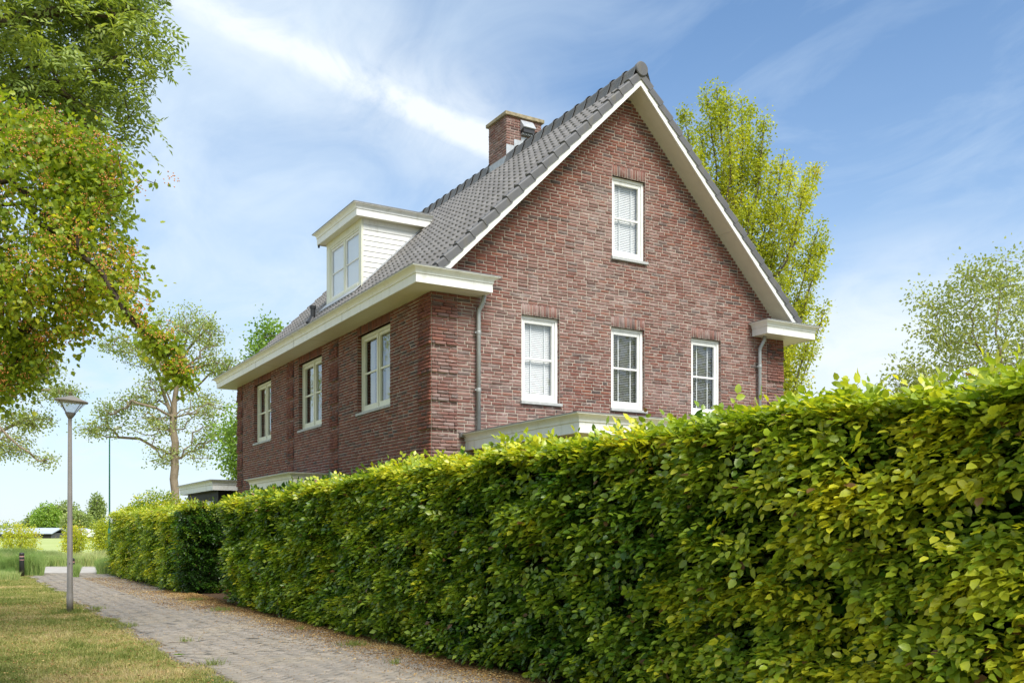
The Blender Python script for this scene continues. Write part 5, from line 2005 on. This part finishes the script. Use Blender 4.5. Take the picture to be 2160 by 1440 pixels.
def tall(name, n, y0, y1, u0, u1, h0, h1, wd_, cond=None, tb=0.4, seed=1):
    X, Y, yy = frame_pts(n, y0, y1, u0, u1)
    P = np.stack([X, Y, np.zeros(n)], -1)
    if cond is not None:
        k = cond(X, Y, yy)
        P = P[k]
    hh = h0 + (h1 - h0) * vnoise(P, 0.9) * rg.uniform(0.6, 1.1, len(P))
    return blades(name, P, hh, wd_, 0.22, tb + 0.6 * (vnoise(P, 0.5) - 0.5) + rg.normal(0, 0.13, len(P)), M['tallgrass'], rng=rg)


tall('verge_grass', 42000, 44.2, 48.5, -80, 340, 0.30, 0.95, 0.022, tb=0.68)
tall('roadside_grass', 20000, 34.8, 36.6, -120, 95, 0.45, 1.25, 0.015, cond=lambda X, Y, y: (X < 2.95), tb=0.55)
tall('roadside_grass', 14000, 31.5, 34.7, -120, 70, 0.12, 0.55, 0.013, cond=lambda X, Y, y: (X < PX0 - 0.45), tb=0.45)
tall('hedge_end_weeds', 6500, 36.0, 38.5, 205, 262, 0.25, 0.75, 0.014, tb=0.42)
tall('bollard_weeds', 1200, 33.6, 34.8, 153, 166, 0.3, 0.7, 0.013, tb=0.35)

# fallen leaves and bud scales
def litter(n, fx, fy, name, size=0.022):
    P = np.stack([fx(n), fy(n), np.zeros(n)], -1)
    P[:, 2] = 0.024 + rg.random(n) * 0.012
    A = rg.normal(0, 1, (n, 3)) * np.array([1, 1, 0.12])
    N = np.array([0, 0, 1.0]) + rg.normal(0, 0.35, (n, 3))
    L = size * rg.uniform(0.35, 1.3, n)
    V, F, k_ = leaf_mesh(P, A, N, L, L * 0.6, '4')
    t_ = np.clip(0.45 + 0.5 * (vnoise(P, 1.5) - 0.5) + rg.normal(0, 0.22, n), 0, 1)
    o = mk(name, V, F, M['litter'], None, {'tint': np.repeat(t_, k_), 'rnd': np.repeat(rg.random(n), k_)})
    o['kind'] = 'stuff'
    return o


litter(90000, lambda n: 5.45 - np.abs(rg.normal(0, 0.42, n)) * (0.6 + 0.8 * rg.random(n)), lambda n: rg.uniform(7, 27, n), 'leaf_litter', 0.026)
litter(18000, lambda n: rg.uniform(2.5, 5.0, n), lambda n: rg.uniform(8, 34, n), 'path_litter', 0.016)
litter(15000, lambda n: rg.uniform(3.9, 5.5, n), lambda n: rg.uniform(20, 36, n), 'leaf_litter', 0.03)
o = litter(22000, lambda n: rg.uniform(-4, 2.6, n), lambda n: rg.uniform(8, 24, n), 'lawn_litter', 0.032)
# a dropped green leaf on the lawn, and a twig on the path
q = img(366, 1388, 12.1)
V, F, k_ = leaf_mesh(np.array([[q[0], q[1], 0.05]]), np.array([[1.0, -0.4, 0]]), np.array([[0.1, 0.1, 1.0]]), 0.15, 0.12, 'L')
tag(mk('fallen_leaf', V, F, M['lime'], None, {'tint': np.full(k_, 0.1), 'rnd': np.full(k_, 0.4)}), 'large fresh green leaf lying on the lawn near the path edge', 'leaf')
a, b = img(355, 1358, 13.6), img(398, 1358, 13.6)
MB().tube([(a[0], a[1], 0.03), ((a[0] + b[0]) / 2, (a[1] + b[1]) / 2 + 0.01, 0.035), (b[0], b[1], 0.03)], 0.004, 5).build('twig', M['bark'])
tag(bpy.data.objects['twig'], 'thin brown twig lying on the path beside the lawn', 'twig')

# ------------------------------------------------------------------ street furniture
def lamp_post():
    x, y = 2.04, 20.66
    r = empty('lamp_post', (x, y, 0))
    tag(r, 'grey street lamp with conical glass lantern on the lawn by the path', 'street lamp')
    mb = MB()
    mb.tube([(0, 0, 0), (0, 0, 0.42), (0, 0, 0.425), (0, 0, 3.86)], [0.062, 0.060, 0.056, 0.036], 20)
    p = mb.build('pole', M['pole'], r, smooth=True)
    mb = MB()
    mb.tube([(0, 0, 0.05), (0, 0, 0.40)], [0.0635, 0.0612], 20)
    mb.build('base_sleeve', M['pole'], r, smooth=True)
    box('door_screw', -0.02, -0.006, -0.064, -0.055, 0.98, 0.995, M['black_metal'], p)
    l = empty('lantern', (0, 0, 3.84), r)
    l.rotation_euler = (math.radians(3.0), math.radians(4.0), 0)
    mb = MB()
    mb.tube([(0, 0, 0), (0, 0, 0.05), (0, 0, 0.11), (0, 0, 0.125)], [0.036, 0.07, 0.105, 0.07], 24)
    mb.build('lantern_socket', M['pole'], l, smooth=True)
    mb = MB()
    mb.tube([(0, 0, 0.10), (0, 0, 0.335)], [0.085, 0.285], 32, cap=False)
    mb.build('glass_cone', M['lampglass'], l, smooth=True)
    mb = MB()
    mb.tube([(0, 0, 0.325), (0, 0, 0.345), (0, 0, 0.362), (0, 0, 0.40), (0, 0, 0.44), (0, 0, 0.455)], [0.302, 0.312, 0.30, 0.18, 0.07, 0.02], 36)
    mb.build('lantern_hood', M['pole'], l, smooth=True)
    mb = MB()
    mb.tube([(0, 0, 0.10), (0, 0, 0.30)], [0.03, 0.02], 12)
    for k in range(4):
        a_ = k * math.pi / 2 + 0.6
        rb = MB()
        rb.tube([(0.09 * math.cos(a_), 0.09 * math.sin(a_), 0.095), (0.295 * math.cos(a_), 0.295 * math.sin(a_), 0.335)], 0.007, 6)
        rb.build('lantern_rib', M['pole'], l)


def lampglass():
    m, t, out = newmat('lantern_glass')
    tr = t.n('ShaderNodeBsdfTransparent')
    tr.inputs[0].default_value = (0.93, 0.94, 0.95, 1)
    p = principled(t, None, (0.85, 0.86, 0.88), 0.15, 0.5)
    mx = t.n('ShaderNodeMixShader')
    mx.inputs[0].default_value = 0.25
    t.link(tr.outputs[0], mx.inputs[1])
    t.link(p.outputs[0], mx.inputs[2])
    t.link(mx.outputs[0], out.inputs[0])
    return m


M['lampglass'] = lampglass()
lamp_post()


def green_lamp():
    q = img(231, 1190, 47)
    r = empty('street_lamp', (q[0], q[1], 0), rz=-TH)
    tag(r, 'slender green street lamp with curved neck standing across the road', 'street lamp')
    MB().tube([(0, 0, 0), (0, 0, 1.75), (0, 0, 1.80)], [0.075, 0.07, 0.045], 14).build('lower_pole', M['green_pole'], r, smooth=True)
    MB().tube([(0, 0, 1.78), (0, 0, 2.35), (0, 0, 6.1), (0.02, 0, 6.35), (0.10, 0, 6.58), (0.22, 0, 6.70)], [0.042, 0.040, 0.032, 0.028, 0.026, 0.024], 12).build('upper_pole', M['green_pole'], r, smooth=True)
    MB().tube([(0, 0, 2.28), (0, 0, 2.42)], 0.043, 12).build('pole_sticker', M['paint'], r)
    mb = MB()
    mb.tube([(0.18, 0, 6.66), (0.26, 0, 6.72), (0.42, 0, 6.74), (0.52, 0, 6.73), (0.56, 0, 6.71)], [0.03, 0.085, 0.11, 0.07, 0.01], 14)
    mb.build('lamp_head', M['blind'], r, smooth=True)


green_lamp()


def bollard(x, y, sink, label):
    r = empty('bollard', (x, y, -sink))
    tag(r, label, 'bollard', 'black bollards at the path mouth')
    MB().tube([(0, 0, 0), (0, 0, 0.70), (0, 0, 0.715)], [0.088, 0.082, 0.082], 18).build('post', M['black_metal'], r, smooth=True)
    MB().tube([(0, 0, 0.755), (0, 0, 0.84), (0, 0, 0.865), (0, 0, 0.875)], [0.082, 0.082, 0.07, 0.02], 18).build('cap', M['black_metal'], r, smooth=True)
    MB().tube([(0, 0, 0.60), (0, 0, 0.625)], 0.086, 18).build('band', M['red_band'], r)
    MB().tube([(0, 0, 0.714), (0, 0, 0.756)], 0.0835, 18).build('band', M['red_band'], r)


q = img(46, 1216, 34.3)
bollard(q[0], q[1], 0.0, 'black bollard with pale bands in the tall grass left of the path')
q = img(152.6, 1216, 34.3)
bollard(q[0], q[1], 0.20, 'black bollard half hidden behind the grey lamp post')


# ------------------------------------------------------------------ shed
def shed():
    q = img(443, 1011, 31)
    ztop = 1.6 + 111 / FPX * 31
    r = empty('garden_shed', (q[0], q[1], 0))
    tag(r, 'black boarded garden shed with white flat roof edge behind the farther hedge', 'shed')
    W2, L2_ = 4.5, 5.3
    path = [(0.11, L2_), (0.11, 0.11), (W2, 0.11)]
    cor = MB().sweep(path, cornice_prof(ztop - 0.33, ztop, 0.10)).build('roof_cornice', M['paint'], r)
    MB().sweep(path, [(0.11, ztop - 0.008), (0.11, ztop + 0.01), (-0.02, ztop + 0.012), (-0.02, ztop - 0.004)]).build('roof_edge_trim', M['trim_edge'], cor)
    MB().box(0.13, W2, 0.13, L2_, ztop - 0.33, ztop - 0.32).box(0.13, W2, 0.13, L2_, ztop - 0.05, ztop - 0.04).build('flat_roof', M['trim_edge'], r)
    x0, y0 = 0.36, 0.36
    zt = ztop - 0.335
    wl = MB()
    wl.box(x0 + 0.03, x0 + 0.06, y0 + 0.03, L2_ - 0.2, 0, zt)
    wl.box(x0 + 0.03, x0 + 1.0, y0 + 0.03, y0 + 0.06, 0, zt)
    wl.box(x0 + 0.06, W2, L2_ - 0.25, L2_ - 0.2, 0, zt)
    wall = wl.build('wall', M['black_board'], r)
    z = zt
    while z > 0.8:
        zb = z - 0.19
        b = MB()
        b.add([(x0 - 0.012, y0, zb), (x0 - 0.012, L2_ - 0.2, zb), (x0 + 0.006, L2_ - 0.2, z), (x0 + 0.006, y0, z), (x0 + 0.02, y0, zb), (x0 + 0.02, L2_ - 0.2, zb), (x0 + 0.02, L2_ - 0.2, z), (x0 + 0.02, y0, z)],
              [(0, 1, 2, 3), (4, 7, 6, 5), (0, 4, 5, 1), (0, 3, 7, 4), (1, 5, 6, 2)])
        b.build('board', M['black_board'], wall)
        b = MB()
        b.add([(x0, y0 - 0.012, zb), (x0 + 0.95, y0 - 0.012, zb), (x0 + 0.95, y0 + 0.006, z), (x0, y0 + 0.006, z), (x0, y0 + 0.02, zb), (x0 + 0.95, y0 + 0.02, zb)],
              [(0, 1, 2, 3), (0, 4, 5, 1)])
        b.build('board', M['black_board'], wall)
        z = zb
    box('corner_board', x0 - 0.02, x0 + 0.03, y0 - 0.02, y0 + 0.03, 0, zt, M['black_board'], r)
    box('post', x0 + 1.25, x0 + 1.37, y0 - 0.02, y0 + 0.10, 0, zt, M['concrete'], r)
    wy = 1.0
    wf = MB()
    wf.box(x0 - 0.03, x0 + 0.02, wy, wy + 0.06, 1.9, 2.66).box(x0 - 0.03, x0 + 0.02, wy + 0.94, wy + 1.0, 1.9, 2.66).box(x0 - 0.03, x0 + 0.02, wy + 0.06, wy + 0.94, 2.60, 2.66).box(x0 - 0.03, x0 + 0.02, wy + 0.06, wy + 0.94, 1.9, 1.96)
    wf = wf.build('window', M['paint'], r)
    box('pane', x0 - 0.016, x0 - 0.012, wy + 0.06, wy + 0.94, 1.96, 2.60, M['glass'], wf)
    box('curtain', x0 - 0.008, x0 - 0.004, wy + 0.06, wy + 0.94, 1.96, 2.60, M['blind'], wf)


shed()

# ------------------------------------------------------------------ far away
def far_tree(label, u, vtop, wpx, y, mat, seed, name='tree', asp=1.0, n=520, L=0.60, k=16, group=None, tint=-0.2):
    rng = np.random.default_rng(seed)
    h = 1.6 + (V0 - vtop) / FPX * y
    rx = wpx / 2 / FPX * y
    c = cpt((u - 1080) / FPX * y, y, 0)
    T_ = ell_points(n, [(c[0], c[1], h * 0.56, rx, rx, h * 0.42, 1), (c[0] - rx * 0.3, c[1], h * 0.45, rx * 0.8, rx * 0.8, h * 0.35, 0.5), (c[0] + rx * 0.35, c[1], h * 0.5, rx * 0.7, rx * 0.7, h * 0.36, 0.5)], rng, 0.6)
    return tree(name, label, c[:2], [[c, c + [0, 0, h * 0.3], c + [0, 0, h * 0.7]]], T_, mat, M['bark'], k, L * 0.9, L, 0.8, seed=seed, R0=h * 0.03, step=1.2, group=group, upn=0.3, rmin=0.03, tintfn=lambda C: tint + 0 * C[:, 0])


far_tree('round green tree left of the silvery willows on the far side of the field', 98, 1063, 50, 270, M['lime'], 201, 'far_tree', tint=0.15)
far_tree('darker green tree between the barn roof and the round green tree', 72, 1088, 34, 285, M['plane'], 202, 'far_tree')
far_tree('broad silvery willow behind the grey lamp post', 135, 1056, 60, 280, M['plane'], 203, 'willow_tree', tint=-0.15)
far_tree('lower silvery willow right of the grey lamp post', 165, 1078, 60, 262, M['plane'], 204, 'willow_tree', tint=-0.05)
far_tree('tall narrow poplar on the horizon left of the green lamp post', 204, 1044, 30, 290, M['plane'], 205, 'poplar_tree', n=380)
# treeline along the horizon: reads as one mass
rt = np.random.default_rng(210)
n = 3600
uu = rt.uniform(-700, 900, n)
y_ = rt.uniform(330, 380, n)
vt = 1098 + 12 * (vnoise(np.stack([uu, uu * 0, uu * 0], -1), 0.022)) + 8 * vnoise(np.stack([uu, uu * 0, uu * 0], -1), 0.09)
hh = 1.6 + (V0 - vt) / FPX * y_
x_ = (uu - 1080) / FPX * y_
C = np.stack([x_ * CS + y_ * SN, -x_ * SN + y_ * CS, hh * rt.random(n) ** 0.6], -1)
C = np.repeat(C, 7, 0) + rt.normal(0, 0.8, (n * 7, 3))
Ls = np.full(len(C), 0.95)
o = leaves('distant_trees', C, nrm(rt.normal(0, 1, (len(C), 3))), nrm(rt.normal(0, 1, (len(C), 3)) + [0, -0.3, 0.4]), Ls, Ls * 0.8, np.clip(0.45 + rt.normal(0, 0.15, len(C)) + 0.6 * (vnoise(C, 0.05) - 0.5), 0, 1), M['plane'], None, '4', rng=rt)


def barn():
    y = 250
    q = cpt((30 - 1080) / FPX * y, y, 0)
    r = empty('barn', (q[0], q[1], 0), rz=-TH)
    tag(r, 'long low farm barn with pale grey roof at the far side of the field', 'barn')
    hw = 80 / FPX * y
    z1 = 1.6 + (V0 - 1123) / FPX * y
    z2 = 1.6 + (V0 - 1112.5) / FPX * y
    x0, x1 = -hw * 1.9, hw
    MB().box(x0, x1, 0, 9, 0, z1 - 0.05).build('wall', M['barn_wall'], r)
    MB().prism([(-0.6, z1 - 0.1), (4.5, z2), (9.6, z1 - 0.1), (9.6, z1 - 0.3), (4.5, z2 - 0.25), (-0.6, z1 - 0.3)], 0, x0 - 0.4, x1 + 0.3).build('roof', M['barn_roof'], r)
    for k in range(3):
        box('door', x0 + 8 + k * 9, x0 + 10.5 + k * 9, -0.05, 0.0, 0, z1 - 0.4, M['dark'], r)


barn()


def caravan():
    y = 235
    for (u, w_, lb, m_) in ((187, 3.2, 'small white caravan under the willows across the field', M['paint']), (171, 4.2, 'low reddish shed beside the white caravan', M['red_band'])):
        q = cpt((u - 1080) / FPX * y, y, 0)
        r = empty('caravan' if m_ is M['paint'] else 'field_shed', (q[0], q[1], 0), rz=-TH)
        tag(r, lb, 'caravan' if m_ is M['paint'] else 'shed')
        if m_ is M['paint']:
            MB().prism([(-1.0, 0.45), (1.0, 0.45), (1.05, 1.4), (0.85, 2.3), (-0.85, 2.3), (-1.05, 1.4)], 1, -w_ / 2, w_ / 2).build('body', m_, r)
            box('window', -0.6, 0.6, -w_ / 2 - 0.02, -w_ / 2, 1.3, 1.9, M['glass'], r)
            for sx in (-0.95, 0.95):
                MB().tube([(sx - 0.08, 0, 0.32), (sx + 0.08, 0, 0.32)], 0.32, 12).build('wheel', M['black_metal'], r)
        else:
            MB().box(-w_ / 2, w_ / 2, 0, 3, 0, 1.9).build('wall', m_, r)
            MB().prism([(-w_ / 2 - 0.2, 1.9), (0, 2.6), (w_ / 2 + 0.2, 1.9)], 1, -0.2, 3.2).build('roof', M['barn_roof'], r)


caravan()
